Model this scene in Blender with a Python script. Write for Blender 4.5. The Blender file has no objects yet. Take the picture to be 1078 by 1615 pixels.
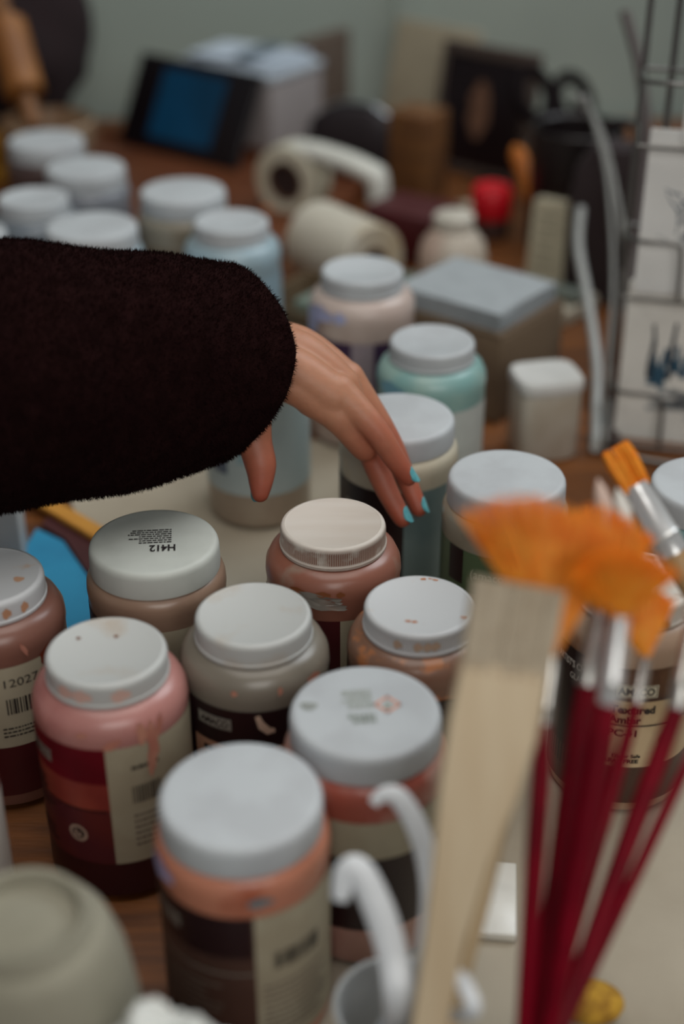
import bpy, bmesh, math, random
from mathutils import Vector, Matrix
random.seed(7)
C = bpy.context.scene.collection
SC = bpy.context.scene
R = math.radians

# ------------------------------------------------------------------ camera
PITCH, CAMH = R(30.5), .649
cam_d = bpy.data.cameras.new('camera')
cam = bpy.data.objects.new('camera', cam_d); C.objects.link(cam)
cam.location = (0, 0, CAMH); cam.rotation_euler = (math.pi/2 - PITCH, 0, 0)
cam_d.sensor_fit = 'VERTICAL'; cam_d.sensor_height = 36; cam_d.sensor_width = 24
cam_d.lens = 50; cam_d.clip_start = .02
cam_d.dof.use_dof = True; cam_d.dof.focus_distance = .955; cam_d.dof.aperture_fstop = 2.1
SC.camera = cam

# ------------------------------------------------------------------ world, lights, exposure
W = bpy.data.worlds.new('world'); SC.world = W; W.use_nodes = True
bg = W.node_tree.nodes['Background']
bg.inputs[0].default_value = (.82, .93, 1.0, 1); bg.inputs[1].default_value = .10

def area(name, loc, target, sx, sy, power, col):
    l = bpy.data.lights.new(name, 'AREA'); l.shape = 'RECTANGLE'; l.size = sx; l.size_y = sy
    l.energy = power; l.color = col
    o = bpy.data.objects.new(name, l); C.objects.link(o); o.location = loc
    o.rotation_euler = (Vector(target) - Vector(loc)).to_track_quat('-Z', 'Y').to_euler()
    return o
area('window_daylight', (1.3, 2.2, 2.1), (0, .9, 0), 1.6, 1.2, 46, (.90, .96, 1.0))
area('ceiling_light', (.1, .7, 2.5), (0, 1.0, 0), 2.0, 1.6, 33, (1.0, .95, .88))
area('front_window', (.45, -1.25, 1.45), (0, 1.0, .1), 1.6, 1.0, 25, (1.0, .97, .92))
vs = SC.view_settings
vs.view_transform = 'Standard'; vs.look = 'None'; vs.gamma = 1; vs.use_curve_mapping = False
vs.exposure = -0.28
SC.cycles.use_denoising = True

# ------------------------------------------------------------------ helpers
def s2l(c):
    return tuple(((v/255)/12.92 if v/255 <= .04045 else ((v/255+.055)/1.055)**2.4) for v in c)

_mats = {}
def mat(name, col, rough=.5, col2=None, scale=40, thr=(.45, .6), bump=0, bscale=200, metal=0, trans=0,
        sss=0, coat=0, stretch=None, emit=None, alpha=1, spec=.5):
    if name in _mats: return _mats[name]
    m = bpy.data.materials.new(name); m.use_nodes = True
    n = m.node_tree.nodes; l = m.node_tree.links; p = n['Principled BSDF']
    c = s2l(col) + (1,)
    p.inputs['Base Color'].default_value = c
    p.inputs['Roughness'].default_value = rough; p.inputs['Metallic'].default_value = metal
    p.inputs['Specular IOR Level'].default_value = spec
    p.inputs['Transmission Weight'].default_value = trans
    p.inputs['Coat Weight'].default_value = coat; p.inputs['Coat Roughness'].default_value = .2
    if sss:
        p.inputs['Subsurface Weight'].default_value = sss
        p.inputs['Subsurface Radius'].default_value = (1, .35, .2); p.inputs['Subsurface Scale'].default_value = .006
    if emit:
        p.inputs['Emission Color'].default_value = s2l(emit[0]) + (1,); p.inputs['Emission Strength'].default_value = emit[1]
    tc = n.new('ShaderNodeTexCoord'); mp = n.new('ShaderNodeMapping'); l.new(tc.outputs['Object'], mp.inputs[0])
    if stretch: mp.inputs['Scale'].default_value = stretch
    oi = n.new('ShaderNodeObjectInfo'); vm = n.new('ShaderNodeVectorMath'); vm.operation = 'ADD'
    l.new(mp.outputs[0], vm.inputs[0]); l.new(oi.outputs['Random'], vm.inputs[1])
    t = n.new('ShaderNodeTexNoise'); t.inputs['Scale'].default_value = scale; t.inputs['Detail'].default_value = 5
    l.new(vm.outputs[0], t.inputs['Vector'])
    mr = n.new('ShaderNodeMapRange'); mr.inputs[1].default_value = thr[0]; mr.inputs[2].default_value = thr[1]
    l.new(t.outputs[0], mr.inputs[0])
    mx = n.new('ShaderNodeMix'); mx.data_type = 'RGBA'; l.new(mr.outputs[0], mx.inputs[0])
    mx.inputs[6].default_value = c
    mx.inputs[7].default_value = (s2l(col2) if col2 else tuple(v*.93 for v in c[:3])) + (1,)
    l.new(mx.outputs[2], p.inputs['Base Color'])
    if bump:
        t2 = n.new('ShaderNodeTexNoise'); t2.inputs['Scale'].default_value = bscale; l.new(vm.outputs[0], t2.inputs['Vector'])
        b = n.new('ShaderNodeBump'); b.inputs['Strength'].default_value = bump; b.inputs['Distance'].default_value = .002
        l.new(t2.outputs[0], b.inputs['Height']); l.new(b.outputs[0], p.inputs['Normal'])
    _mats[name] = m
    return m

class MB:
    def __init__(s): s.v = []; s.f = []
    def add(s, vs, fs):
        k = len(s.v); s.v += [tuple(v) for v in vs]; s.f += [tuple(i+k for i in f) for f in fs]; return s
    def box(s, x, y, z, M=None, bev=0):
        (x0, x1), (y0, y1), (z0, z1) = x, y, z
        if not bev:
            vs = [(a, b, c) for a in (x0, x1) for b in (y0, y1) for c in (z0, z1)]
            fs = [(0, 1, 3, 2), (4, 6, 7, 5), (0, 4, 5, 1), (2, 3, 7, 6), (0, 2, 6, 4), (1, 5, 7, 3)]
        else:
            bm = bmesh.new(); bmesh.ops.create_cube(bm, size=1)
            for v in bm.verts:
                v.co = Vector(((x0+x1)/2+v.co.x*(x1-x0), (y0+y1)/2+v.co.y*(y1-y0), (z0+z1)/2+v.co.z*(z1-z0)))
            bmesh.ops.bevel(bm, geom=bm.edges[:], offset=bev, segments=3, profile=.5, affect='EDGES')
            bm.verts.index_update()
            vs = [v.co.copy() for v in bm.verts]; fs = [tuple(v.index for v in f.verts) for f in bm.faces]; bm.free()
        if M is not None: vs = [M @ Vector(v) for v in vs]
        return s.add(vs, fs)
    def lathe(s, prof, seg=48, rib=None, M=None):
        vs = []; fs = []; n = len(prof)
        for i in range(seg):
            a = 2*math.pi*i/seg
            for j, (r, z) in enumerate(prof):
                if rib and j in rib and i % 2: r -= rib[j]
                vs.append((r*math.sin(a), -r*math.cos(a), z))
        for i in range(seg):
            k = (i+1) % seg
            for j in range(n-1):
                fs.append((i*n+j, k*n+j, k*n+j+1, i*n+j+1))
        if M is not None: vs = [M @ Vector(v) for v in vs]
        return s.add(vs, fs)
    def tube(s, pts, rad, seg=10, flat=1, up=None):
        pts = [Vector(p) for p in pts]; n = len(pts)
        if not isinstance(rad, (list, tuple)): rad = [rad]*n
        vs = []; fs = []; u = Vector(up) if up else None
        for i, p in enumerate(pts):
            t = (pts[min(i+1, n-1)] - pts[max(i-1, 0)]).normalized()
            if u is None: u = t.orthogonal()
            u = (u - t*u.dot(t)).normalized(); w = t.cross(u)
            for k in range(seg):
                a = 2*math.pi*k/seg
                vs.append(p + u*math.cos(a)*rad[i]*flat + w*math.sin(a)*rad[i])
        for i in range(n-1):
            for k in range(seg):
                q = (k+1) % seg
                fs.append((i*seg+k, i*seg+q, (i+1)*seg+q, (i+1)*seg+k))
        fs.append(tuple(range(seg-1, -1, -1))); fs.append(tuple((n-1)*seg+k for k in range(seg)))
        return s.add(vs, fs)
    def ball(s, c, r, seg=12, sc=(1, 1, 1), M=None):
        vs = []; fs = []; h = seg//2
        for j in range(h+1):
            t = math.pi*j/h
            for i in range(seg):
                a = 2*math.pi*i/seg
                vs.append(Vector((math.sin(t)*math.cos(a)*sc[0], math.sin(t)*math.sin(a)*sc[1], math.cos(t)*sc[2]))*r)
        for j in range(h):
            for i in range(seg):
                k = (i+1) % seg
                fs.append((j*seg+i, (j+1)*seg+i, (j+1)*seg+k, j*seg+k))
        if M is not None: vs = [M @ v for v in vs]
        return s.add([v+Vector(c) for v in vs], fs)
    def build(s, name, m, parent=None, smooth=True, loc=None, ang=40):
        me = bpy.data.meshes.new(name); me.from_pydata(s.v, [], s.f); me.update()
        bm = bmesh.new(); bm.from_mesh(me)
        bmesh.ops.remove_doubles(bm, verts=bm.verts, dist=1e-6)
        bmesh.ops.recalc_face_normals(bm, faces=bm.faces); bm.to_mesh(me); bm.free()
        if smooth:
            for p in me.polygons: p.use_smooth = True
            me.set_sharp_from_angle(angle=R(ang))
        if m: me.materials.append(m)
        o = bpy.data.objects.new(name, me); C.objects.link(o)
        if parent: o.parent = parent
        if loc: o.location = loc
        return o

def smoothpath(pts, k=6, rad=None):
    out = []; ro = []; n = len(pts); P = [Vector(p) for p in pts]
    for i in range(n-1):
        p0, p1, p2, p3 = P[max(i-1, 0)], P[i], P[i+1], P[min(i+2, n-1)]
        for j in range(k):
            t = j/k
            out.append(.5*((2*p1)+(p2-p0)*t+(2*p0-5*p1+4*p2-p3)*t*t+(3*p1-p0-3*p2+p3)*t**3))
            if rad: ro.append(rad[i]*(1-t)+rad[i+1]*t)
    out.append(P[-1])
    if rad: ro.append(rad[-1]); return out, ro
    return out

def tag(o, label, cat, group=None, kind=None):
    o['label'] = label; o['category'] = cat
    if group: o['group'] = group
    if kind: o['kind'] = kind
    return o
def thing(name, label, cat, loc=(0, 0, 0), rz=0, group=None):
    o = bpy.data.objects.new(name, None); C.objects.link(o); o.empty_display_size = .02
    o.location = loc; o.rotation_euler = (0, 0, rz)
    return tag(o, label, cat, group)
def struct(name, mb, m, smooth=False):
    o = mb.build(name, m, smooth=smooth); o['kind'] = 'structure'; return o

def text_geo(s, width=None, height=None, bold=0):
    cu = bpy.data.curves.new('text', 'FONT'); cu.body = s; cu.size = 1; cu.offset = bold; cu.resolution_u = 3
    o = bpy.data.objects.new('text', cu); C.objects.link(o)
    dg = bpy.context.evaluated_depsgraph_get(); dg.update()
    e = o.evaluated_get(dg); me = e.to_mesh()
    vs = [v.co.copy() for v in me.vertices]; fs = [tuple(p.vertices) for p in me.polygons]
    e.to_mesh_clear(); bpy.data.objects.remove(o); bpy.data.curves.remove(cu)
    x0 = min(v.x for v in vs); x1 = max(v.x for v in vs); y0 = min(v.y for v in vs); y1 = max(v.y for v in vs)
    kx = width/(x1-x0) if width else height/(y1-y0); ky = height/(y1-y0) if height else kx
    return [((v.x-(x0+x1)/2)*kx, (v.y-(y0+y1)/2)*ky) for v in vs], fs

def wrap(pts2, r, a, z, tilt=0):      # flat (x, y) shapes laid round a cylinder
    ct, st = math.cos(tilt), math.sin(tilt)
    out = []
    for x, y in pts2:
        x, y = x*ct-y*st, x*st+y*ct
        t = a + x/r
        out.append((r*math.sin(t), -r*math.cos(t), z+y))
    return out

def band(name, m, parent, r, z0, z1, a0, a1):
    n = max(2, int(abs(a1-a0)/4)); vs = []; fs = []
    for i in range(n+1):
        t = R(a0+(a1-a0)*i/n)
        vs += [(r*math.sin(t), -r*math.cos(t), z0), (r*math.sin(t), -r*math.cos(t), z1)]
    for i in range(n): fs.append((2*i, 2*i+2, 2*i+3, 2*i+1))
    return MB().add(vs, fs).build(name, m, parent)
def lettering(s, m, parent, r, a, z, width=None, height=None, bold=.02, name='lettering'):
    p, f = text_geo(s, width, height, bold)
    return MB().add(wrap(p, r, R(a), z), f).build(name, m, parent, smooth=False)
def rects(name, m, parent, r, a, z, rs):
    mb = MB()
    for x0, x1, y0, y1 in rs:
        k = max(1, int((x1-x0)/.004)); xs = [x0+(x1-x0)*i/k for i in range(k+1)]
        p = [(x, y0) for x in xs]+[(x, y1) for x in xs]
        mb.add(wrap(p, r, R(a), z), [(i, i+1, k+2+i, k+1+i) for i in range(k)])
    return mb.build(name, m, parent, smooth=False)
def barcode(parent, m, r, a, z, w, h, seed=1):
    rn = random.Random(seed); x = -w/2; rs = []
    while x < w/2:
        b = rn.choice((.0005, .0009, .0014)); rs.append((x, min(x+b, w/2), -h/2, h/2)); x += b+rn.choice((.0005, .0008, .0011))
    return rects('barcode', m, parent, r, a, z, rs)
def dashes(w, n, lh, seed=1, fill=.8, th=.4, right=False):
    rn = random.Random(seed); rs = []
    for i in range(n):
        y = -i*lh; L = w*rn.uniform(.7, 1); x = (w/2-L) if right else -w/2; e = x+L
        while x < e:
            b = rn.uniform(.001, .004); rs.append((x, min(x+b, e), y-lh*th/2, y+lh*th/2)); x += b+.0006
    return rs
def frame_rects(w, h, t):
    return [(-w/2, w/2, h/2-t, h/2), (-w/2, w/2, -h/2, -h/2+t), (-w/2, -w/2+t, -h/2, h/2), (w/2-t, w/2, -h/2, h/2)]
def logo(parent, r, a, z, w, light, dark):
    h = w*.36
    pl = rects('logo_plate', light, parent, r, a, z, [(-w/2, w/2, -h/2, h/2)])
    rects('logo_border', dark, parent, r+.0001, a, z, frame_rects(w*.95, h*.86, w*.02))
    lettering('AMACO', dark, parent, r+.0001, a, z, w*.84, h*.6, .045)
def spot(parent, m, r, a, z, w, h, tilt=0, name='paint_spot'):   # smear of glaze on the curved wall
    n = 24; p = [(0, 0)]+[(w/2*math.cos(2*math.pi*i/n)*(1+.16*math.sin(i*.9)), h/2*math.sin(2*math.pi*i/n)*(1+.2*math.cos(i*1.1))) for i in range(n)]
    return MB().add(wrap(p, r, R(a), z, tilt), [(0, 1+i, 1+(i+1) % n) for i in range(n)]).build(name, m, parent)
def topspot(parent, m, x, y, z, w, h, name='paint_spot', ph=0):
    n = 18; p = [(x, y, z)]+[(x+w/2*math.cos(2*math.pi*i/n)*(1+.15*math.sin(i*1.1+ph)), y+h/2*math.sin(2*math.pi*i/n)*(1+.15*math.cos(i*.9+ph)), z) for i in range(n)]
    return MB().add(p, [(0, 1+i, 1+(i+1) % n) for i in range(n)]).build(name, m, parent)

# ------------------------------------------------------------------ materials
M_wall = mat('wall_paint', (160, 172, 164), .8, (146, 158, 152), 1.5)
M_floor = mat('floor_lino', (110, 104, 98), .6, (98, 92, 86), 6)
M_wood = mat('table_wood', (124, 72, 26), .55, (84, 46, 17), 9, (.35, .65), .15, 60, stretch=(1, 8, 1))
M_sheet = mat('sheet_paper', (176, 166, 148), .75, (160, 149, 131), 7, (.4, .65), .1, 90)
M_lid = mat('lid_white', (184, 189, 193), .55, (176, 180, 184), 25, sss=.0)
M_lidw = mat('lid_warm', (184, 186, 184), .5, (176, 164, 150), 30, (.55, .75))
M_liddirty = mat('lid_dirty', (208, 200, 190), .5, (150, 96, 56), 55, (.5, .62), .1)
M_liddots = mat('lid_smudged', (194, 196, 198), .5, (196, 168, 146), 60, (.66, .8))
M_cream = mat('label_cream', (168, 160, 138), .55, (158, 148, 126), 20)
M_black = mat('label_black', (34, 14, 18), .4)
M_ink = mat('ink_black', (24, 16, 18), .6)
M_maroon = mat('label_maroon', (104, 6, 24), .55, (86, 4, 18), 15, spec=.25)
M_grey = mat('logo_grey', (150, 146, 136), .4)
M_white = mat('print_white', (215, 212, 205), .5)

# ------------------------------------------------------------------ the room
struct('floor', MB().box((-3, 3), (-1.2, 2.45), (-.78, -.75)), M_floor)
struct('wall_back', MB().box((-3, 3), (2.45, 2.55), (-.75, 2.4)), M_wall)
struct('baseboard_back', MB().box((-3, 3), (2.435, 2.45), (-.75, -.64)), mat('baseboard_paint', (190, 190, 184), .5))
struct('trim_1', MB().box((.09, .125), (2.438, 2.45), (-.64, 2.4)), M_wall)
struct('trim_2', MB().box((-.52, -.485), (2.438, 2.45), (-.64, 2.4)), M_wall)
struct('trim_3', MB().box((.63, .665), (2.438, 2.45), (-.64, 2.4)), M_wall)
tb = thing('work_table', 'long orange-brown wooden work table carrying all the jars', 'table', (0, 1.28, -.75))
MB().box((-1.1, 1.1), (-1.10, 1.14), (.715, .7497), bev=.004).build('tabletop', M_wood, tb)
for x in (-1.0, 1.0):
    for y in (-.9, 1.04): MB().box((x-.035, x+.035), (y-.035, y+.035), (0, .715)).build('leg', M_wood, tb, smooth=False)
# cream paper covering the front of the table, gently uneven
def sheet():
    mb = MB(); nx, ny = 40, 30; vs = []
    for j in range(ny+1):
        for i in range(nx+1):
            u, v = i/nx, j/ny; xl = .093-.385*v; x = xl+(.72-xl)*u; y = .21+v*max(.74, 1.03-.75*max(0, u-.28))
            vs.append((x, y, .0012+.0009*math.sin(u*9+v*5)*math.sin(v*11)))
    fs = [(j*(nx+1)+i, j*(nx+1)+i+1, (j+1)*(nx+1)+i+1, (j+1)*(nx+1)+i) for j in range(ny) for i in range(nx)]
    mb.add(vs, fs)
    return tag(mb.build('paper_sheet', M_sheet), 'cream paper sheet spread over the table under the jars', 'paper')
sheet()
ZT = .0022

# ------------------------------------------------------------------ jars
NB = [(0, 0), (.040, 0), (.0445, .0025), (.0457, .008), (.0457, .116), (.0464, .121), (.0458, .128), (.0430, .134), (.0385, .1375), (.0335, .139), (.0335, .149), (0, .149)]
WB = [(0, 0), (.0415, 0), (.0450, .0025), (.0460, .008), (.0460, .117), (.0466, .123), (.0462, .129), (.0446, .1335), (.0415, .1355), (.0405, .149), (0, .149)]
NL = [(.0338, .1392), (.0362, .1392), (.0364, .1412), (.0357, .1420), (.0357, .1428), (.0357, .1510), (.0355, .1524), (.0350, .1538), (.0340, .1547), (.0325, .1550), (.0318, .1546), (0, .1546)]
WL = [(.0412, .1362), (.0430, .1362), (.0432, .1385), (.0430, .1500), (.0426, .1522), (.0416, .1540), (.0400, .1549), (.0380, .1551), (0, .1551)]
JG = 'glaze jars standing on the table'
def jar(label, x, y, kind, body, lid, s=1, rz=0, ribs=True, hs=1):
    t = thing('glaze_jar', label, 'jar', (x, y, ZT), rz, JG); t.scale = (s, s, s*hs)
    MB().lathe(NB if kind == 'n' else WB, 64).build('body', body, t)
    if kind == 'n': l = MB().lathe(NL, 300, {4: .0006, 5: .0006} if ribs else None)
    else: l = MB().lathe(WL, 72)
    return t, l.build('lid', lid, t)
def body_mat(name, c, c2, scale=22, thr=(.5, .62), rough=.32):
    return mat(name, c, rough, c2, scale, thr, coat=.1)

ra = .04595   # label radius
# --- front jar, peach
t, ld = jar('largest jar in front, wide white lid over an orange shoulder smeared lavender', -.052, .555, 'w', body_mat('glaze_peach', (186, 122, 98), (160, 88, 64)), M_lid, .985)
lb = band('label', mat('label_tan', (76, 52, 44), .5, (64, 42, 36), 20), t, ra+.0004, .018, .112, -110, 10)
band('label_band', M_black, lb, ra+.0006, .083, .112, -110, 8)
l2 = band('label', M_cream, t, ra+.0005, .014, .112, 10, 100)
l2['label'] = 'cream label panel with barcode'
rects('rule_line', M_grey, lb, ra+.0007, -45, .071, [(-.05, .044, 0, .0008)])
logo(lb, ra+.0008, -56, .098, .022, M_grey, M_black)
barcode(l2, M_ink, ra+.0007, 40, .078, .03, .012, 3)
rects('text_lines', mat('ink_faded', (110, 98, 88), .6), l2, ra+.0007, 42, .060, dashes(.045, 9, .0045, 5))
rects('text_lines', mat('ink_faded', (110, 98, 88), .6), lb, ra+.0007, -40, .062, dashes(.05, 7, .005, 6))
spot(t, mat('smear_lavender', (168, 164, 206), .4), .0472, -62, .1255, .026, .013)
spot(t, mat('smear_grey_blue', (112, 124, 128), .4), .0472, 14, .1225, .014, .006)
# --- printed lid jar
t, ld = jar('wide-lidded jar with faint print and an orange diamond on its white lid', .013, .623, 'w', body_mat('glaze_rose', (182, 140, 128), (160, 84, 70)), M_lid, .985)
lb = band('label', M_cream, t, ra+.0004, .085, .112, -100, 100)
band('label_band', M_black, t, ra+.0004, .03, .085, -100, 100)
zt = .15545
def flat(name, m, parent, rs, cx, cy, rot, z=zt):
    mb = MB(); c, s = math.cos(rot), math.sin(rot)
    for x0, x1, y0, y1 in rs:
        mb.add([(cx+x*c-y*s, cy+x*s+y*c, z) for x, y in ((x0, y0), (x1, y0), (x1, y1), (x0, y1))], [(0, 1, 2, 3)])
    return mb.build(name, m, parent, smooth=False)
def flattext(s, m, parent, cx, cy, rot, w, h, bold=.02, z=zt):
    p, f = text_geo(s, w, h, bold); c, sn = math.cos(rot), math.sin(rot)
    return MB().add([(cx+x*c-y*sn, cy+x*sn+y*c, z) for x, y in p], f).build('lettering', m, parent, smooth=False)
M_fp = mat('print_faint', (158, 164, 156), .5); M_or = mat('print_orange', (216, 150, 122), .5)
flat('text_lines', M_fp, ld, dashes(.019, 6, .003, 8, th=.6), -.0050, .0015, math.pi+.1)
flat('text_lines', mat('print_faint_dark', (128, 136, 128), .5), ld, dashes(.016, 2, .0045, 9, th=.75), -.002, -.0105, math.pi+.1)
flat('hazard_diamond', M_or, ld, frame_rects(.0115, .0115, .0016), .0125, .0045, R(45))
flat('hazard_mark', M_fp, ld, [(-.002, .002, -.002, .002), (-.003, .003, -.0035, -.0028)], .0125, .0045, .1)
topspot(ld, mat('smudge_grey', (140, 144, 140), .5), -.032, .003, zt, .010, .007)
# --- pink jar
t, ld = jar('pink jar with salmon drips over its red and cream label', -.138, .676, 'n', body_mat('glaze_pink', (172, 120, 114), (156, 102, 98)), M_lidw, 1, ribs=False)
lb = band('label', mat('label_brick', (150, 66, 52), .35, (126, 48, 42), 14), t, ra+.0003, .030, .118, -115, 3)
band('label_band', M_maroon, lb, ra+.0005, .092, .118, -115, 3)
band('label_band', mat('label_plum', (92, 30, 30), .45, (80, 26, 34), 20), lb, ra+.0005, .030, .071, -115, 3)
rects('rule_line', M_black, lb, ra+.0007, -56, .071, [(-.045, .0465, 0, .0012)])
logo(lb, ra+.0008, -57, .104, .024, M_grey, M_black)
rects('text_lines', M_ink, lb, ra+.0008, -66, .081, dashes(.026, 2, .0055, 12, th=.55))
rects('text_lines', M_ink, lb, ra+.0008, -62, .066, dashes(.03, 2, .004, 15))
rects('text_lines', M_ink, lb, ra+.0008, -60, .046, dashes(.03, 3, .0042, 16))
def seal(parent, r, a, z, d, m1, m2):
    n = 24; p = [(0, 0)]+[(d/2*math.cos(2*math.pi*i/n), d/2*math.sin(2*math.pi*i/n)) for i in range(n)]
    fs = [(0, 1+i, 1+(i+1) % n) for i in range(n)]
    MB().add(wrap(p, r, R(a), z), fs).build('round_seal', m1, parent)
    MB().add(wrap([(x*.7, y*.7) for x, y in p], r+.0001, R(a), z), fs).build('seal_centre', m2, parent)
    rects('seal_mark', m1, parent, r+.0002, a, z, [(-d*.2, -d*.05, -d*.22, d*.22), (-d*.2, d*.2, -d*.22, -d*.1), (d*.05, d*.15, -d*.1, d*.12)])
band('label_band', mat('label_dark_wine', (52, 12, 20), .4), t, ra+.0003, .004, .030, -115, 115)
seal(lb, ra+.0008, -24, .052, .0125, mat('seal_beige', (176, 150, 132), .5), M_black)
l2 = band('label', M_cream, t, ra+.0004, .030, .118, 3, 100); l2['label'] = 'cream label panel with barcode'
barcode(l2, M_ink, ra+.0006, 31, .082, .018, .013, 4)
rects('text_lines', M_ink, l2, ra+.0006, 33, .102, dashes(.02, 1, .006, 17))
rects('text_lines', mat('ink_faded', (110, 98, 88), .6), l2, ra+.0006, 33, .066, dashes(.022, 6, .0045, 18))
M_sal = mat('drip_salmon', (192, 136, 116), .4, (178, 116, 100), 60)
for a, z, w, h, ti in ((30, .1255, .006, .015, .1), (38, .116, .007, .03, .05), (44, .126, .004, .016, -.2), (36, .103, .005, .02, 0), (8, .1215, .012, .005, .5), (-12, .1285, .007, .003, .2)):
    spot(t, M_sal, .0473 if z > .112 else ra+.0009, a, z, w, h, ti, 'glaze_drip')
for x, y in ((.004, .014), (-.018, .012)): topspot(ld, mat('speck_brown', (120, 84, 66), .5), x, y, .15475, .003, .003)
for a in (-16, -34, 20): spot(ld, mat('smear_blush', (206, 172, 160), .5), .0359, a, .147, .012, .008)
# --- grey jar
t, ld = jar('grey glaze jar with black label between the pink and copper jars', -.054, .714, 'n', body_mat('glaze_grey', (120, 113, 102), (108, 101, 90)), M_lidw, 1, ribs=False)
lb = band('label', M_black, t, ra+.0003, .030, .115, -110, 110)
band('label_band', mat('label_peach', (176, 132, 108), .4), lb, ra+.0005, .040, .088, -50, 36)
logo(lb, ra+.0008, -30, .104, .024, M_grey, M_black)
hp = [(-.006, .007), (-.003, .008), (-.001, .003), (.003, -.002), (.006, -.003), (.006, -.006), (.001, -.007), (-.004, -.002)]
MB().add(wrap(hp, ra+.0008, R(10), .105), [(0, 1, 2), (0, 2, 7), (2, 3, 7), (3, 6, 7), (3, 4, 5), (3, 5, 6)]).build('crescent_mark', mat('print_sand', (196, 168, 148), .5), lb)
rects('text_lines', M_ink, lb, ra+.0008, -22, .082, dashes(.03, 3, .006, 21, th=.6))
for a, z, w, h in ((-12, .1285, .004, .004), (22, .1285, .003, .006), (52, .128, .012, .006)): spot(t, M_sal, .0468, a, z, w, h)
# --- copper speckled jar (right of it)
t, ld = jar('copper speckled brown jar, white lid with rust flecks, beside the flat wide brush', .048, .730, 'n', body_mat('glaze_copper', (132, 98, 80), (176, 114, 74), 60, (.54, .62)), M_liddots, .97)
band('label', M_black, t, ra+.0003, .030, .112, -110, 110)
for x, y in ((.004, .030), (.009, .031), (.012, .029), (-.008, -.018), (-.004, -.019), (.027, -.014)): topspot(ld, mat('speck_rust', (176, 108, 62), .5), x, y, .15475, .004, .0025, ph=x*900)
for a in (-25, -4, 6, 14): spot(ld, mat('smear_tan', (194, 168, 146), .5), .0359, a, .147, .006, .006)
# --- ridged-lid jar
t, ld = jar('reddish brown jar under the hand with a stained finely ridged lid', -.006, .821, 'n', body_mat('glaze_redbrown', (142, 92, 76), (150, 132, 118), 26, (.56, .70)), M_lidw, 1)
ld.data.materials[0] = M_lidw
def dirty_ribs():
    m = bpy.data.materials.new('lid_ridge_stain'); m.use_nodes = True; n = m.node_tree.nodes; l = m.node_tree.links; p = n['Principled BSDF']
    p.inputs['Roughness'].default_value = .5
    tc = n.new('ShaderNodeTexCoord'); sp = n.new('ShaderNodeSeparateXYZ'); l.new(tc.outputs['Object'], sp.inputs[0])
    no = n.new('ShaderNodeTexNoise'); no.inputs['Scale'].default_value = 90; no.inputs['Detail'].default_value = 6; l.new(tc.outputs['Object'], no.inputs['Vector'])
    ln = n.new('ShaderNodeVectorMath'); ln.operation = 'LENGTH'
    cb = n.new('ShaderNodeCombineXYZ'); l.new(sp.outputs[0], cb.inputs[0]); l.new(sp.outputs[1], cb.inputs[1]); l.new(cb.outputs[0], ln.inputs[0])
    a = n.new('ShaderNodeMapRange'); a.inputs[1].default_value = .03575; a.inputs[2].default_value = .0351; l.new(ln.outputs['Value'], a.inputs[0])   # worn clean on the crests
    zz = n.new('ShaderNodeMapRange'); zz.inputs[1].default_value = .1543; zz.inputs[2].default_value = .151; l.new(sp.outputs[2], zz.inputs[0])
    q = n.new('ShaderNodeMapRange'); q.inputs[1].default_value = .32; q.inputs[2].default_value = .48; l.new(no.outputs[0], q.inputs[0])
    m1 = n.new('ShaderNodeMath'); m1.operation = 'MULTIPLY'; l.new(zz.outputs[0], m1.inputs[0]); l.new(q.outputs[0], m1.inputs[1])
    m3 = n.new('ShaderNodeMath'); m3.operation = 'MULTIPLY_ADD'; m3.inputs[1].default_value = .85; m3.inputs[2].default_value = .15; l.new(a.outputs[0], m3.inputs[0])
    m2 = n.new('ShaderNodeMath'); m2.operation = 'MULTIPLY'; l.new(m1.outputs[0], m2.inputs[0]); l.new(m3.outputs[0], m2.inputs[1])
    mx = n.new('ShaderNodeMix'); mx.data_type = 'RGBA'; l.new(m2.outputs[0], mx.inputs[0])
    # streaky cream top
    mp = n.new('ShaderNodeMapping'); mp.inputs['Scale'].default_value = (12, 70, 1); l.new(tc.outputs['Object'], mp.inputs[0])
    n2 = n.new('ShaderNodeTexNoise'); n2.inputs['Scale'].default_value = 1.2; l.new(mp.outputs[0], n2.inputs['Vector'])
    mx2 = n.new('ShaderNodeMix'); mx2.data_type = 'RGBA'; mx2.inputs[6].default_value = s2l((210, 204, 196))+(1,); mx2.inputs[7].default_value = s2l((190, 178, 166))+(1,); l.new(n2.outputs[0], mx2.inputs[0])
    l.new(mx2.outputs[2], mx.inputs[6]); mx.inputs[7].default_value = s2l((118, 60, 24))+(1,)
    l.new(mx.outputs[2], p.inputs['Base Color']); return m
ld.data.materials[0] = dirty_ribs()
lb = band('label', mat('label_wine', (74, 24, 28), .4), t, ra+.0003, .030, .106, -110, 6)
l2 = band('label', M_cream, t, ra+.0003, .030, .106, 6, 110); l2['label'] = 'cream label panel'
rects('text_lines', M_ink, l2, ra+.0005, 22, .086, dashes(.016, 3, .006, 31))
spot(t, mat('smear_pale_grey', (142, 136, 128), .4, (140, 118, 106), 40, (.5, .7)), .0473, -20, .1225, .042, .010); spot(t, mat('smear_pale_grey', (150, 148, 142)), .0474, -8, .1195, .030, .008, -.15)
for a, w in ((-30, .012), (-8, .010), (6, .006)): spot(t, mat('stain_rust', (142, 84, 50), .5), .0472, a, .1275, w, .004)
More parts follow.
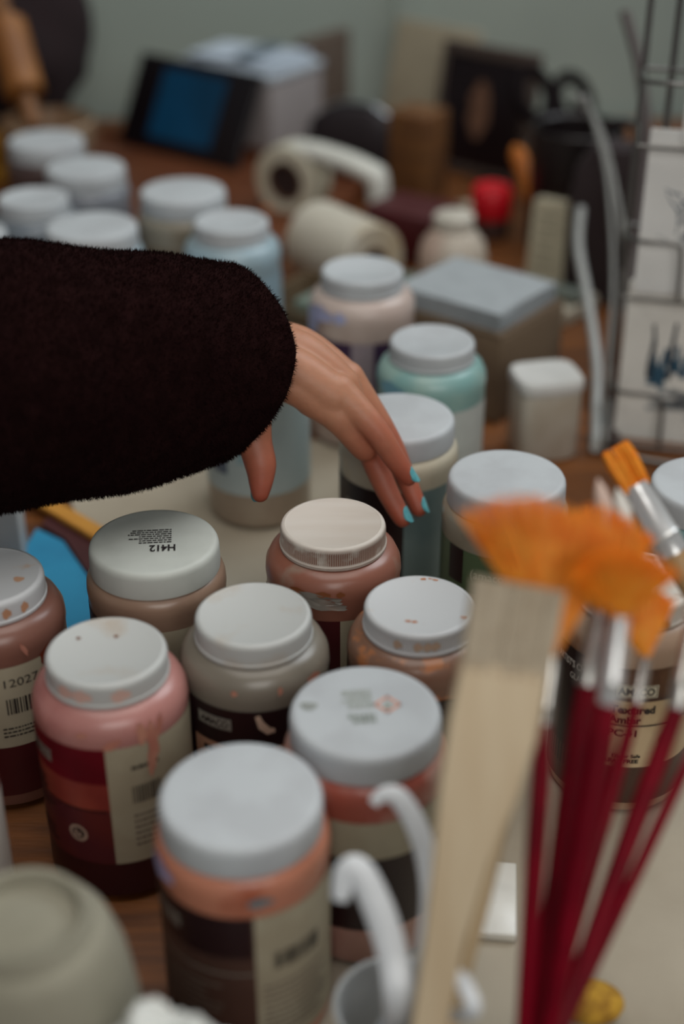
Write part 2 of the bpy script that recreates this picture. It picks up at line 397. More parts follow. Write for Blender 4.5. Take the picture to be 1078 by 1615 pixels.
# --- H412 jar
t, ld = jar('brown jar whose white lid carries upside-down black print', -.124, .798, 'w', body_mat('glaze_taupe', (142, 116, 98), (128, 102, 86)), mat('lid_pearl', (186, 190, 184), .55, (178, 182, 176), 25), 1)
lb = band('label', M_black, t, ra+.0003, .030, .113, -110, 8)
band('label_band', mat('label_wine', (74, 24, 28), .4), lb, ra+.0005, .030, .108, -30, 8)
l2 = band('label', M_cream, t, ra+.0003, .030, .113, 8, 110); l2['label'] = 'cream label panel'
rects('text_lines', M_grey, lb, ra+.0007, -72, .100, dashes(.016, 5, .005, 41, th=.6))
flattext('H412', M_ink, ld, .0068, -.0100, math.pi+.09, .0170, .0080, .03)
flat('text_lines', M_ink, ld, dashes(.030, 7, .0026, 43, th=.45), -.003, -.0035, math.pi+.09)
# --- left brown jar
t, ld = jar('brown jar left of the pink jar, barcode label and a stained lid', -.225, .756, 'n', body_mat('glaze_umber', (126, 86, 74), (140, 76, 48), 18, (.55, .62)), M_liddots, 1, ribs=False)
lb = band('label', M_cream, t, ra+.0003, .052, .114, -110, 70)
band('label_band', mat('label_wine', (74, 24, 28), .4), t, ra+.0003, .012, .052, -110, 110)
lettering('120271', M_ink, lb, ra+.0006, 33, .102, .026, .0062, .0)
barcode(lb, M_ink, ra+.0006, 34, .084, .028, .012, 9)
rects('text_lines', M_ink, lb, ra+.0006, 30, .067, dashes(.03, 3, .003, 44))
spot(t, mat('stain_dark_rust', (112, 46, 24), .35), .0464, 58, .112, .016, .014)
spot(t, M_sal, .0470, 36, .1245, .003, .010, .4, 'glaze_drip')
topspot(ld, mat('ring_rust', (188, 148, 120), .5), .021, -.004, .15475, .007, .006)
for a in (8, 30, 50): spot(ld, mat('stain_orange', (190, 142, 110), .5), .0359, a, .1465, .006, .007)
# --- jar at the left border
t, ld = jar('rose jar with white label left of the upturned bisque pot', -.240, .610, 'n', body_mat('glaze_pink_dark', (190, 120, 110), (170, 100, 92)), M_lid, 1, ribs=False)
band('label', M_white, t, ra+.0003, .012, .104, -110, 110)
# --- amber jar (right)
t, ld = jar('amber brown jar behind the red-handled brushes with a black and tan label', .186, .752, 'n', body_mat('glaze_amber', (168, 140, 118), (146, 104, 76)), M_liddirty, 1)
lb = band('label', M_black, t, ra+.0003, .024, .118, -110, -38)
l2 = band('label', mat('label_sand', (196, 172, 138), .35, (184, 158, 122), 25), t, ra+.0003, .040, .118, -38, 100); l2['label'] = 'tan label panel with black print'
band('label_band', mat('label_bronze', (92, 58, 34), .35, (62, 34, 24), 40), l2, ra+.0005, .093, .118, -38, 60)
band('label_band', mat('label_umber', (70, 44, 34), .35), t, ra+.0003, .010, .040, -110, 100)
lettering("ARTIST'S CHOICE", M_white, lb, ra+.0006, -56, .107, .036, .0055, .02)
lettering('GLAZE', M_white, lb, ra+.0006, -52, .098, .014, .0045, .0)
logo(l2, ra+.0008, -3, .101, .027, mat('logo_cream', (206, 196, 172), .4), M_ink)
lettering('Textured', M_ink, l2, ra+.0008, -4, .0865, .028, .0062, .04)
lettering('Amber', M_ink, l2, ra+.0008, -9, .0785, .020, .0058, .04)
rects('rule_line', M_ink, l2, ra+.0008, 6, .0735, [(-.034, .036, 0, .0011)])
lettering('PC-41', M_ink, l2, ra+.0008, -10, .0680, .018, .0055, .03)
lettering('Dinner Safe', M_ink, l2, ra+.0008, -5, .0495, .018, .0028, .03)
lettering('LEAD FREE', M_ink, l2, ra+.0008, -8, .0453, .021, .0032, .04)
seal(l2, ra+.0008, 26, .061, .011, mat('seal_tan', (150, 122, 92), .5), mat('label_sand', (196, 172, 138)))
seal(l2, ra+.0008, -30, .0505, .006, M_ink, mat('label_sand', (196, 172, 138)))
# --- green jar
t, ld = jar('green-labelled jar with clean wide white lid left of the orange fan brush', .118, .890, 'w', body_mat('glaze_sage', (150, 144, 128), (138, 130, 112)), M_lid, .985)
lb = band('label', mat('label_green', (84, 104, 76), .4, (74, 94, 66), 15), t, ra+.0003, .020, .112, -110, 100)
band('label_band', mat('label_sage', (160, 152, 130), .4), lb, ra+.0005, .030, .078, -36, 80)
band('label_band', M_black, lb, ra+.0005, .083, .112, -62, -44)
lettering('(amaco)', mat('print_pale_green', (176, 180, 158), .5), lb, ra+.0006, -18, .094, .028, .010, .0)
rects('text_lines', M_ink, lb, ra+.0008, -22, .070, dashes(.02, 2, .008, 47, th=.6))
# --- jar behind the fingers
t, ld = jar('white-lidded jar with black and teal label right behind the fingers', .044, .981, 'w', body_mat('glaze_bone', (196, 188, 168), (186, 176, 152)), M_lid, 1)
lb = band('label', M_black, t, ra+.0003, .030, .112, -110, 4)
l2 = band('label', mat('label_teal', (118, 138, 138), .4, (100, 122, 124), 15), t, ra+.0003, .020, .112, 4, 52)
l2['label'] = 'teal label panel'
band('label', mat('label_pale', (186, 192, 190), .4), t, ra+.0003, .014, .112, 52, 110)
rects('text_lines', M_grey, lb, ra+.0006, -45, .095, dashes(.026, 3, .008, 51, th=.5))
# --- teal jar
t, ld = jar('pale teal jar with white side label, second row behind the hand', .077, 1.119, 'n', body_mat('glaze_teal', (128, 168, 166), (146, 176, 170)), M_lid, 1.02, ribs=False)
lb = band('label', mat('label_pale', (186, 192, 190), .4), t, ra+.0003, .020, .108, 18, 100)
spot(t, mat('smear_sky', (120, 170, 190), .4), .0471, -50, .124, .03, .012)
# --- lavender jar
t, ld = jar('jar with lavender-blue drips and purple label above the wrist', .019, 1.262, 'n', body_mat('glaze_mauve', (186, 168, 160), (196, 180, 172)), M_lid, 1.08, ribs=False)
lb = band('label', mat('label_purple', (58, 38, 72), .4), t, ra+.0003, .030, .104, -110, 110)
band('label_band', mat('label_mauve', (150, 138, 146), .4), lb, ra+.0005, .03, .104, -12, 12)
for a, z, w, h in ((-52, .1255, .03, .014), (-70, .115, .022, .022), (-25, .126, .012, .010)): spot(t, mat('drip_lavender', (176, 184, 224), .35), .0473, a, z, w, h, 0, 'glaze_drip')
# --- half hidden jar below the sleeve
t, ld = jar('pale jar with bluish white label standing behind the thumb', -.074, 1.112, 'n', body_mat('glaze_sand', (168, 150, 132), (176, 160, 142)), M_lid, 1, ribs=False)
lb = band('label', mat('label_ice', (178, 190, 190), .4, (166, 180, 182), 12), t, ra+.0003, .034, .120, -110, 110)
rects('printed_patch', mat('print_slate', (86, 98, 116), .5), lb, ra+.0005, -42, .072, [(-.010, .008, -.02, .02)])
rects('printed_patch', mat('print_aqua', (150, 178, 186), .5), lb, ra+.0005, -10, .085, [(-.008, .016, -.02, .02)])
# --- far rows
FAR = [('far grey-bodied jar with wide white lid in front of the tablet', -.172, 1.50, 'w', (150, 144, 130), 1.08, (130, 118, 100)),
       ('pale blue jar beside the sleeve end, right of the wide-lidded far jar', -.113, 1.400, 'n', (150, 172, 182), 1.08, (150, 176, 190)),
       ('far jar with blue-grey body standing in front of the wooden tray', -.293, 1.60, 'w', (126, 130, 138), 1.05, (110, 112, 120)),
       ('hindmost left jar with dark body beside the round cream lid', -.357, 1.705, 'w', (84, 68, 66), 1.06, (70, 56, 54)),
       ('far left jar with smaller lid and slate body above the sleeve', -.331, 1.485, 'n', (112, 120, 128), 1.06, (100, 106, 112)),
       ('wide-lidded jar whose lower part is cut off by the sleeve top', -.253, 1.385, 'w', (160, 180, 190), 1.08, (150, 170, 180)),
       ('outermost left jar above the sleeve, only its lid edge showing', -.376, 1.375, 'n', (150, 150, 150), 1.06, (140, 140, 140))]
for i, (lab, x, y, k, c, s, c2) in enumerate(FAR):
    t, ld = jar(lab, x, y, k, body_mat('glaze_far_%d' % i, c, c2), M_lid, s, ribs=False)
    band('label', mat('label_far_%d' % i, c2, .4), t, ra+.0003, .03, .108, -110, 110)
t, ld = jar('teal-bodied jar with white lid at the far right beside the white-ferruled brush', .262, .880, 'w', body_mat('glaze_sea', (112, 150, 148), (104, 140, 140)), M_lid, .985)
band('label', mat('label_sea', (96, 136, 138), .4), t, ra+.0003, .02, .112, -110, 110)

# ------------------------------------------------------------------ the arm and hand (one continuous body)
def capsule_chain(mb, pts, rad, k=7, seg=20, flat=1, up=None):
    p, r = smoothpath(pts, k, rad)
    d0 = (p[0]-p[1]).normalized(); d1 = (p[-1]-p[-2]).normalized()
    pre = []; post = []
    for t in (80, 60, 40, 20): pre.append((p[0]+d0*r[0]*math.sin(R(t)), r[0]*math.cos(R(t))))
    for t in (20, 40, 60, 80): post.append((p[-1]+d1*r[-1]*math.sin(R(t)), r[-1]*math.cos(R(t))))
    mb.tube([a for a, b in pre]+p+[a for a, b in post], [b for a, b in pre]+r+[b for a, b in post], seg, flat, up)
HB = MB()
F_index = [(-0.0031, 0.9045, 0.2143), (0.0227, 0.8914, 0.1920), (0.0373, 0.8876, 0.1697), (0.0475, 0.8860, 0.1552)]
F_mid = [(0.0005, 0.9236, 0.2111), (0.0215, 0.9066, 0.1626), (0.0321, 0.8958, 0.1403), (0.0436, 0.8850, 0.1221)]
F_ring = [(0.0042, 0.9422, 0.2074), (0.0326, 0.9300, 0.1669), (0.0454, 0.9193, 0.1409), (0.0566, 0.9060, 0.1183)]
F_pink = [(0.0052, 0.9586, 0.1997), (0.0270, 0.9484, 0.1627), (0.0375, 0.9406, 0.1454), (0.0441, 0.9306, 0.1325)]
capsule_chain(HB, F_index, [.0135, .0094, .0080, .0062])
capsule_chain(HB, F_mid, [.0130, .0094, .0084, .0068])
capsule_chain(HB, F_ring, [.0125, .0090, .0080, .0066])
capsule_chain(HB, F_pink, [.0110, .0078, .0068, .0058])
# metacarpals
capsule_chain(HB, [(-0.0655, 0.9163, 0.2342), (-0.0352, 0.9102, 0.2278), (-0.0062, 0.9027, 0.2112)], [.0185, .0175, .0150])
capsule_chain(HB, [(-0.0665, 0.9342, 0.2350), (-0.0312, 0.9296, 0.2312), (-0.0023, 0.9231, 0.2123)], [.0195, .0178, .0140])
capsule_chain(HB, [(-0.0675, 0.9498, 0.2321), (-0.0317, 0.9493, 0.2273), (0.0005, 0.9427, 0.2082)], [.0190, .0170, .0130])
capsule_chain(HB, [(-0.0685, 0.9618, 0.2228), (-0.0323, 0.9623, 0.2139), (0.0028, 0.9577, 0.2001)], [.0180, .0150, .0115])
capsule_chain(HB, [(-0.0227, 0.9013, 0.2089), (-0.0022, 0.8986, 0.1983), (0.0159, 0.8987, 0.1730)], [.0110, .0128, .0100])
# thenar web and thumb
capsule_chain(HB, [(-0.0620, 0.9120, 0.2269), (-0.0373, 0.9036, 0.2206), (-0.0120, 0.8991, 0.2050)], [.0190, .0130, .0110])
capsule_chain(HB, [(-0.0625, 0.9085, 0.2310), (-0.0628, 0.8838, 0.2087), (-0.0602, 0.8731, 0.1905), (-0.0562, 0.8646, 0.1761), (-0.0566, 0.8551, 0.1599)], [.0190, .0145, .0122, .0112, .0064])
# forearm running back to the elbow, inside the sleeve
WR = Vector((-0.0668, 0.9371, 0.2302)); ELB = Vector((-0.3487, 0.8157, 0.2605)); SHO = ELB+Vector((-.16, -.10, .20))
capsule_chain(HB, [WR, WR.lerp(ELB, .5), ELB], [.0270, .0370, .0420], seg=28)
capsule_chain(HB, [ELB, ELB.lerp(SHO, .5), SHO], [.0420, .0430, .0460], seg=28)
hand = HB.build('hand_source', None)
rm = hand.modifiers.new('remesh', 'REMESH'); rm.mode = 'VOXEL'; rm.voxel_size = .0014
sm = hand.modifiers.new('smooth', 'SMOOTH'); sm.factor = .5; sm.iterations = 13
dg = bpy.context.evaluated_depsgraph_get(); dg.update()
me = bpy.data.meshes.new_from_object(hand.evaluated_get(dg)); bpy.data.objects.remove(hand)
for p in me.polygons: p.use_smooth = True
tips = [Vector(f[-1]) for f in (F_index, F_mid, F_ring, F_pink)] + [Vector((-0.0566, 0.8551, 0.1599))]
kn = [Vector(f[1]) for f in (F_index, F_mid, F_ring, F_pink)]
at = me.color_attributes.new('flush', 'FLOAT_COLOR', 'POINT')
for i, v in enumerate(me.vertices):
    d = min((v.co-t).length for t in tips); k = min((v.co-t).length for t in kn)
    f = max(0, 1-d/.075)*.9 + .35*max(0, 1-k/.016)
    f = min(1, f)
    at.data[i].color = (f, f, f, 1)
skin = bpy.data.materials.new('skin'); skin.use_nodes = True
n = skin.node_tree.nodes; l = skin.node_tree.links; p = n['Principled BSDF']
p.inputs['Roughness'].default_value = .5; p.inputs['Subsurface Weight'].default_value = .25
p.inputs['Subsurface Radius'].default_value = (1, .3, .18); p.inputs['Subsurface Scale'].default_value = .006
an = n.new('ShaderNodeAttribute'); an.attribute_name = 'flush'
mx = n.new('ShaderNodeMix'); mx.data_type = 'RGBA'; l.new(an.outputs['Fac'], mx.inputs[0])
mx.inputs[6].default_value = s2l((184, 128, 98))+(1,); mx.inputs[7].default_value = s2l((166, 74, 54))+(1,)
tn = n.new('ShaderNodeTexNoise'); tn.inputs['Scale'].default_value = 70; tn.inputs['Detail'].default_value = 4
mx2 = n.new('ShaderNodeMix'); mx2.data_type = 'RGBA'; mx2.blend_type = 'MULTIPLY'; mx2.inputs[0].default_value = .22
l.new(mx.outputs[2], mx2.inputs[6]); l.new(tn.outputs[0], mx2.inputs[7]); l.new(mx2.outputs[2], p.inputs['Base Color'])
bt = n.new('ShaderNodeTexNoise'); bt.inputs['Scale'].default_value = 500
bp = n.new('ShaderNodeBump'); bp.inputs['Strength'].default_value = .12; bp.inputs['Distance'].default_value = .001
l.new(bt.outputs[0], bp.inputs['Height']); l.new(bp.outputs[0], p.inputs['Normal'])
me.materials.append(skin)
person = bpy.data.objects.new('person', me); C.objects.link(person)
tag(person, 'person reaching in from the left with turquoise nails and black fleece sleeve', 'person')
VIEW = Vector((0, -math.cos(PITCH), math.sin(PITCH)))     # towards the photographer
UPV = Vector((0, math.sin(PITCH), math.cos(PITCH)))
M_nail = mat('nail_polish', (98, 170, 178), .2, (86, 158, 168), 200, coat=.5)
def nail(a, b, r, face, w=.0058, length=.0125, shift=.0006):
    a, b = Vector(a), Vector(b); t = (b-a).normalized(); f = (face-t*face.dot(t)).normalized(); s = t.cross(f)
    mb = MB(); nu, nv = 8, 9; vs = []
    for i in range(nv+1):
        v = i/nv; q = -length*.55+length*v
        half = (1-abs(2*v-1)**3.2*.55)*(1 if v < .6 else 1-.2*(v-.6))
        for j in range(nu+1):
            an_ = (2*j/nu-1)*half*w/r*1.0
            lift = r*(1-.10*v*v)+shift
            vs.append(b+t*q+(f*math.cos(an_)+s*math.sin(an_))*lift)
    fs = [(i*(nu+1)+j, i*(nu+1)+j+1, (i+1)*(nu+1)+j+1, (i+1)*(nu+1)+j) for i in range(nv) for j in range(nu)]
    mb.add(vs, fs)
    k = len(mb.v); off = f*.0009
    mb.add([Vector(v)-off for v in vs], [tuple(reversed(x)) for x in fs])
    o = mb.build('fingernail', M_nail, person); o['label'] = 'turquoise painted fingernail'
RT = Vector((1, 0, 0))
nail(F_index[2], F_index[3], .0062, RT*.9+UPV*.35+VIEW*.30)
nail(F_mid[2], F_mid[3], .0068, RT*.95+UPV*.2+VIEW*.42)
nail(F_ring[2], F_ring[3], .0066, RT*.95+UPV*.2+VIEW*.20)
nail(F_pink[2], F_pink[3], .0058, RT*.95+UPV*.2+VIEW*.20)
nail((-0.0562, 0.8646, 0.1761), (-0.0566, 0.8551, 0.1599), .0066, -RT*.4-VIEW*.9)

# fleece sleeve
def sleeve():
    # rings along the arm: centre, radius across (depth-wise), half height; the mouth is cut obliquely
    st = [((-0.3848, 0.8165, 0.2619), .092), ((-0.2982, 0.8223, 0.2618), .094), ((-0.2199, 0.8326, 0.2596), .0875), ((-0.1830, 0.8521, 0.2533), .0835), ((-0.1443, 0.8716, 0.2470), .0790), ((-0.1126, 0.8912, 0.2409), .0745), ((-0.0878, 0.9058, 0.2361), .0690), ((-0.0687, 0.9154, 0.2327), .0640)]
    Cs = [Vector(a) for a, r in st]; Rs = [q[1] for q in st]
    cs, rs = smoothpath(Cs, 6, Rs)
    seg = 64; vs = []; fs = []; n = len(cs); rn = random.Random(3)
    ax = (cs[-1]-cs[0]).normalized()
    for i, c in enumerate(cs):
        t = (cs[min(i+1, n-1)]-cs[max(i-1, 0)]).normalized()
        u = (UPV-t*UPV.dot(t)).normalized(); w = t.cross(u)
        if w.dot(VIEW) < 0: w = -w
        for k in range(seg):
            a = 2*math.pi*k/seg; cu, sw = math.cos(a), math.sin(a)
            fold = .0012*math.sin(3*a+i*.2)+.0006*math.sin(7*a-i*.3)+.0008*math.sin(i*.5+a)
            sk = i/(n-1)
            q = c+u*cu*(rs[i]+fold)+w*sw*(rs[i]*.92+fold)
            # near side of the mouth reaches further over the hand, and the lower edge is drawn back
            q += t*(sk**6)*(.008*sw+.004*sw*sw-.014*(cu < 0)*abs(cu)-.004*(cu > 0)*cu)
            vs.append(q)
    # turned-in hem
    base = (n-1)*seg
    for dr, dt in ((.93, .004), (.86, .002), (.80, -.01), (.72, -.05)):
        c = cs[-1]; t = (cs[-1]-cs[-2]).normalized()
        for k in range(seg):
            q = vs[base+k]; mc = sum((vs[base+j] for j in range(seg)), Vector())/seg
            vs.append(mc+(q-mc)*dr+t*dt)
    tot = n+4
    for i in range(tot-1):
        for k in range(seg):
            q = (k+1) % seg; fs.append((i*seg+k, i*seg+q, (i+1)*seg+q, (i+1)*seg+k))
    # upper arm closing the sleeve towards the shoulder
    mb = MB().add(vs, fs)
    e = cs[0]; sh = SHO+Vector((-.03, -.02, .03))
    pts, rr = smoothpath([e+(cs[1]-cs[0]).normalized()*.02, e+Vector((-.05, -.03, .05)), e.lerp(sh, .6), sh], 5, [.09, .098, .1, .105])
    mb2 = MB().tube(pts, rr, 40)
    mb.add(mb2.v, mb2.f)
    M_fl = mat('fleece_black', (24, 11, 11), 1, (32, 16, 16), 90, (.4, .7), .3, 420, spec=.02)
    o = mb.build('sleeve', M_fl, person, ang=180); o['label'] = 'black fleece sleeve'
    # pile: short fibres standing off the cloth
    me = o.data; me.calc_loop_triangles(); rn = random.Random(5); pv = []; pf = []
    tris = [(me.vertices[a.vertices[0]].co, me.vertices[a.vertices[1]].co, me.vertices[a.vertices[2]].co, a.area, me.polygons[a.polygon_index].normal) for a in me.loop_triangles]
    tris = [q for q in tris if q[0].x > -.34]
    import bisect
    cum = []; s = 0
    for q in tris: s += q[3]; cum.append(s)
    for _ in range(90000):
        q = tris[min(bisect.bisect(cum, rn.random()*s), len(tris)-1)]
        a, b = rn.random(), rn.random()
        if a+b > 1: a, b = 1-a, 1-b
        pnt = q[0]+(q[1]-q[0])*a+(q[2]-q[0])*b
        nn = (q[4]+Vector((rn.uniform(-.7, .7), rn.uniform(-.7, .7), rn.uniform(-.8, .5)))).normalized()
        L = rn.uniform(.0012, .0040); sd = nn.orthogonal().normalized(); sd.rotate(Matrix.Rotation(rn.random()*6.28, 3, nn)); sd *= .00032
        k = len(pv); pv += [pnt-sd-nn*.0004, pnt+sd-nn*.0004, pnt+nn*L]; pf.append((k, k+1, k+2))
    pm = bpy.data.meshes.new('fleece_pile'); pm.from_pydata(pv, [], pf); pm.update(); pm.materials.append(M_fl)
    po = bpy.data.objects.new('fleece_pile', pm); C.objects.link(po); po.parent = o; po['kind'] = 'stuff'
sleeve()

# ------------------------------------------------------------------ brushes
M_red = mat('handle_red', (112, 0, 22), .45, (96, 0, 18), 30, spec=.12)
def hair(name, c1, c2, k):
    m = mat(name, c1, .5, c2, 120, (.35, .65)); n = m.node_tree.nodes; l = m.node_tree.links
    p = n['Principled BSDF']; src = p.inputs['Base Color'].links[0].from_socket
    tr = n.new('ShaderNodeBsdfTranslucent'); l.new(src, tr.inputs[0]); ms = n.new('ShaderNodeMixShader'); ms.inputs[0].default_value = k
    l.new(p.outputs[0], ms.inputs[1]); l.new(tr.outputs[0], ms.inputs[2]); l.new(ms.outputs[0], n['Material Output'].inputs[0]); return m
M_ferr = mat('ferrule_metal', (196, 194, 190), .28, (170, 168, 164), 80, metal=.9)
M_gold = hair('bristle_gold', (255, 188, 62), (250, 160, 34), .5)
M_ferw = mat('ferrule_bright', (222, 222, 222), .25, metal=.5)
def line_to(a, b, z):
    a, b = Vector(a), Vector(b); return a+(b-a)*((z-a.z)/(b.z-a.z))
def brush(label, ferr_top, ferr_bot, aim, fan=None, rf=.0042, rh=.0055, hm=None, fm=None, bm=None, tip=None, zend=.008, grp='brushes standing in the brush jar', flatb=None):
    ft, fb, am = Vector(ferr_top), Vector(ferr_bot), Vector(aim)
    end = line_to(fb, am, zend)
    t = thing('fan_brush' if fan else 'paint_brush', label, 'brush', tuple(end), 0, grp)
    L = lambda p: Vector(p)-end
    rn = random.Random(len(label))
    MB().tube([L(ft), L(ft.lerp(fb, .15)), L(ft.lerp(fb, .2)), L(ft.lerp(fb, .7)), L(ft.lerp(fb, .74)), L(ft.lerp(fb, .78)), L(fb)], [rf*.8, rf*.86, rf*.92, rf, rf*1.12, rf, rf*1.02], 16).build('ferrule', fm or M_ferr, t)
    hl = [L(fb.lerp(end, u)) for u in (0, .08, .2, .45, .8, .97, 1)]
    MB().tube(hl, [rf*.95, rh*.95, rh, rh*.86, rh*.6, rh*.5, rh*.3], 16).build('handle', hm or M_red, t)
    if fan:
        l_, t_, r_ = (Vector(q) for q in fan); ap = ft
        mb = MB(); nrm = (l_-ap).cross(r_-ap).normalized(); seg = 240
        for i in range(seg):
            u = i/(seg-1); c = (1-u)**2*l_+2*u*(1-u)*(2*t_-.5*l_-.5*r_)+u*u*r_
            c = ap+(c-ap)*rn.uniform(.93, 1.02); d = c-ap; m = nrm*rn.uniform(-.0022, .0022)
            b0 = ap-(d.normalized()*.002)+(c-ap).normalized()*0+m*.6
            bend = nrm*rn.uniform(-.003, .003)
            mb.tube([L(b0), L(ap+d*.5+m*1.2+bend*.3), L(c+m+bend)], [.0009, .0010, .0003], 4)
        mb.build('bristles', bm or M_gold, t)
    elif tip is not None:
        tp = Vector(tip); d = tp-ft
        if flatb:
            mb = MB(); side = d.cross(VIEW).normalized()
            for i in range(70):
                w = rn.uniform(-1, 1)*flatb; q = VIEW*rn.uniform(-.003, .003)
                mb.tube([L(ft-d*.1+side*w*.85+q), L(ft+d*.6+side*w+q*1.2), L(tp+side*w*.95+q*.8-d*rn.uniform(0, .06))], [.0011, .0012, .0005], 5)
            mb.build('bristles', bm or M_gold, t)
        else:
            MB().tube([L(ft-d*.08), L(ft+d*.15), L(ft+d*.4), L(ft+d*.75), L(tp)], [rf*.85, rf*1.05, rf*1.2, rf*.75, rf*.1], 12).build('bristles', bm, t)
    return t
AIM = (0.0929, 0.4481, 0.0983)
brush('largest orange fan brush, spread out behind the flat wide brush', (0.0980, 0.5349, 0.2562), (0.0939, 0.5193, 0.2295), (0.0845, 0.4490, 0.1103), ((0.0530, 0.5596, 0.3192), (0.0895, 0.5635, 0.3257), (0.1334, 0.5716, 0.2975)), .0032, .0050)
brush('orange fan brush with a bright white ferrule in front of its neighbours', (0.1251, 0.5268, 0.2843), (0.1209, 0.5113, 0.2476), (0.0961, 0.4439, 0.1121), ((0.0983, 0.5268, 0.3054), (0.1230, 0.5336, 0.3170), (0.1524, 0.5365, 0.3008)), .0050, .0062, fm=M_ferw)
brush('orange fan brush standing between the largest fan and the front fan', (0.1234, 0.5674, 0.2588), (0.1170, 0.5450, 0.2312), (0.0924, 0.4578, 0.1042), ((0.0945, 0.5815, 0.2932), (0.1203, 0.5889, 0.3058), (0.1554, 0.5989, 0.2808)), .0048, .0060)
brush('thin fan brush with dull ferrule, its orange hair under the front fan', (0.1501, 0.5690, 0.2300), (0.1443, 0.5533, 0.2139), (0.1020, 0.4638, 0.1146), ((0.1288, 0.5806, 0.2497), (0.1507, 0.5854, 0.2578), (0.1664, 0.5918, 0.2478)), .0032, .0036)
brush('red-handled brush leaning furthest right whose ferrule reaches the border', (0.1733, 0.5774, 0.2443), (0.1627, 0.5476, 0.2145), (0.1086, 0.4602, 0.1188), None, .0048, .0052, zend=.032, tip=(0.1789, 0.5909, 0.2673), bm=mat('bristle_white', (206, 202, 194), .6))
brush('thinnest dark red handle crossing low at the right border', (0.1846, 0.5623, 0.2187), (0.1713, 0.5382, 0.1986), (0.1125, 0.4602, 0.1188), None, .0030, .0032, zend=.036, tip=(0.1890, 0.5703, 0.2322), bm=mat('bristle_brown', (96, 60, 40), .6))
brush('pale pointed soft brush rising behind the orange fans', (0.1345, 0.6170, 0.2779), (0.1307, 0.5969, 0.2634), (0.0978, 0.4517, 0.0939), None, .0042, .0048, zend=.03, tip=(0.1312, 0.6377, 0.2932), bm=mat('bristle_blush', (196, 170, 156), .7))
brush('white-haired pointed brush rising right of the pale soft brush', (0.1461, 0.6256, 0.2727), (0.1432, 0.6053, 0.2580), (0.1004, 0.4553, 0.0895), None, .0038, .0044, zend=.03, tip=(0.1429, 0.6439, 0.2841), bm=mat('bristle_white', (206, 202, 194), .6))
brush('flat brush with short orange bristles and long white ferrule by the right jar', (0.1648, 0.6972, 0.2563), (0.1865, 0.6776, 0.2231), (0.2108, 0.6559, 0.1863), None, .0085, .0080, fm=M_ferw, tip=(0.1530, 0.7080, 0.2748), flatb=.0085, hm=mat('handle_natural', (176, 140, 96), .5), grp=None)
for lab, a, b in (('white-tipped stick peeking over the top of the flat wide brush', (0.0903, 0.5736, 0.2799), (0.0459, 0.4589, 0.0851)), ('second white-tipped stick peeking out right of the flat wide brush', (0.1061, 0.5712, 0.2757), (0.0507, 0.4589, 0.0851))):
    e = line_to(a, b, .008); t = thing('wooden_stick', lab, 'stick', tuple(e), 0, 'white-tipped sticks in the brush jar')
    A = Vector(a)-e
    MB().tube([Vector((0, 0, 0)), A*.5, A*.93], [.003, .0036, .0036], 12).build('shaft', mat('stick_wood', (190, 166, 130), .6), t)
    MB().tube([A*.92, A*.95, A*.985, A], [.0037, .0046, .0046, .0024], 12).build('end_cap', M_white, t)
# flat wide brush (pale wood, pale hair)
def hake():
    cl = [(0.0795, 0.5343, 0.2971), (0.0761, 0.5249, 0.2811), (0.0732, 0.5155, 0.2652), (0.0675, 0.5011, 0.2406), (0.0609, 0.4882, 0.2146), (0.0537, 0.4761, 0.1877), (0.0468, 0.4624, 0.1498), (0.0403, 0.4475, 0.1078)]
    hw = [.0198, .0201, .0201, .0205, .0180, .0128, .0092, .0083]
    P = [Vector(q) for q in cl]; end = line_to(P[-2], P[-1], .006); P.append(end); hw.append(.0065)
    t = thing('flat_brush', 'wide flat pale wooden brush blurred in front of the fan brushes', 'brush', tuple(end), 0)
    def slab(i0, i1, th, name, m):
        mb = MB(); vs = []; fs = []
        for i in range(i0, i1+1):
            d = (P[min(i+1, len(P)-1)]-P[max(i-1, 0)]).normalized(); side = VIEW.cross(d).normalized(); nr = d.cross(side).normalized()
            for sx, sy in ((-1, -.55), (-.94, -1), (.94, -1), (1, -.55), (1, .55), (.94, 1), (-.94, 1), (-1, .55)):
                vs.append(P[i]-end+side*sx*hw[i]+nr*sy*th)
        k = i1-i0
        for i in range(k):
            for j in range(8): fs.append((i*8+j, i*8+(j+1) % 8, (i+1)*8+(j+1) % 8, (i+1)*8+j))
        fs += [tuple(range(7, -1, -1)), tuple(k*8+j for j in range(8))]
        return mb.add(vs, fs).build(name, m, t)
    slab(2, 8, .0042, 'handle', mat('hake_wood', (206, 188, 158), .6, (194, 172, 140), 12, (.3, .7), stretch=(6, 1, 1)))
    rn = random.Random(4); mb = MB(); d = (P[0]-P[2]); side = VIEW.cross(d).normalized(); nr = d.cross(side).normalized()
    for i in range(420):
        w = rn.uniform(-1, 1)*.0198; q = rn.uniform(-.0038, .0038)
        a = P[2]-d*.08-end+side*w*.97+nr*q; b = P[0]-end+side*w*1.02+nr*q*1.1-d*rn.uniform(0, .05)
        mb.tube([a, a.lerp(b, .6), b], [.0011, .0011, .0005], 4)
    mb.build('bristles', hair('hake_hair', (212, 198, 174), (202, 186, 160), .4), t)
    mb = MB()
    for i in range(7): mb.ball(P[2].lerp(P[3], .12)-end+side*(-.015+.005*i)+nr*(-.0042), .0009, 6).ball(P[2].lerp(P[3], .12)-end+side*(-.015+.005*i)+nr*(.0042), .0009, 6)
    mb.build('stitching', mat('stitch_thread', (170, 130, 90), .7), t)
hake()
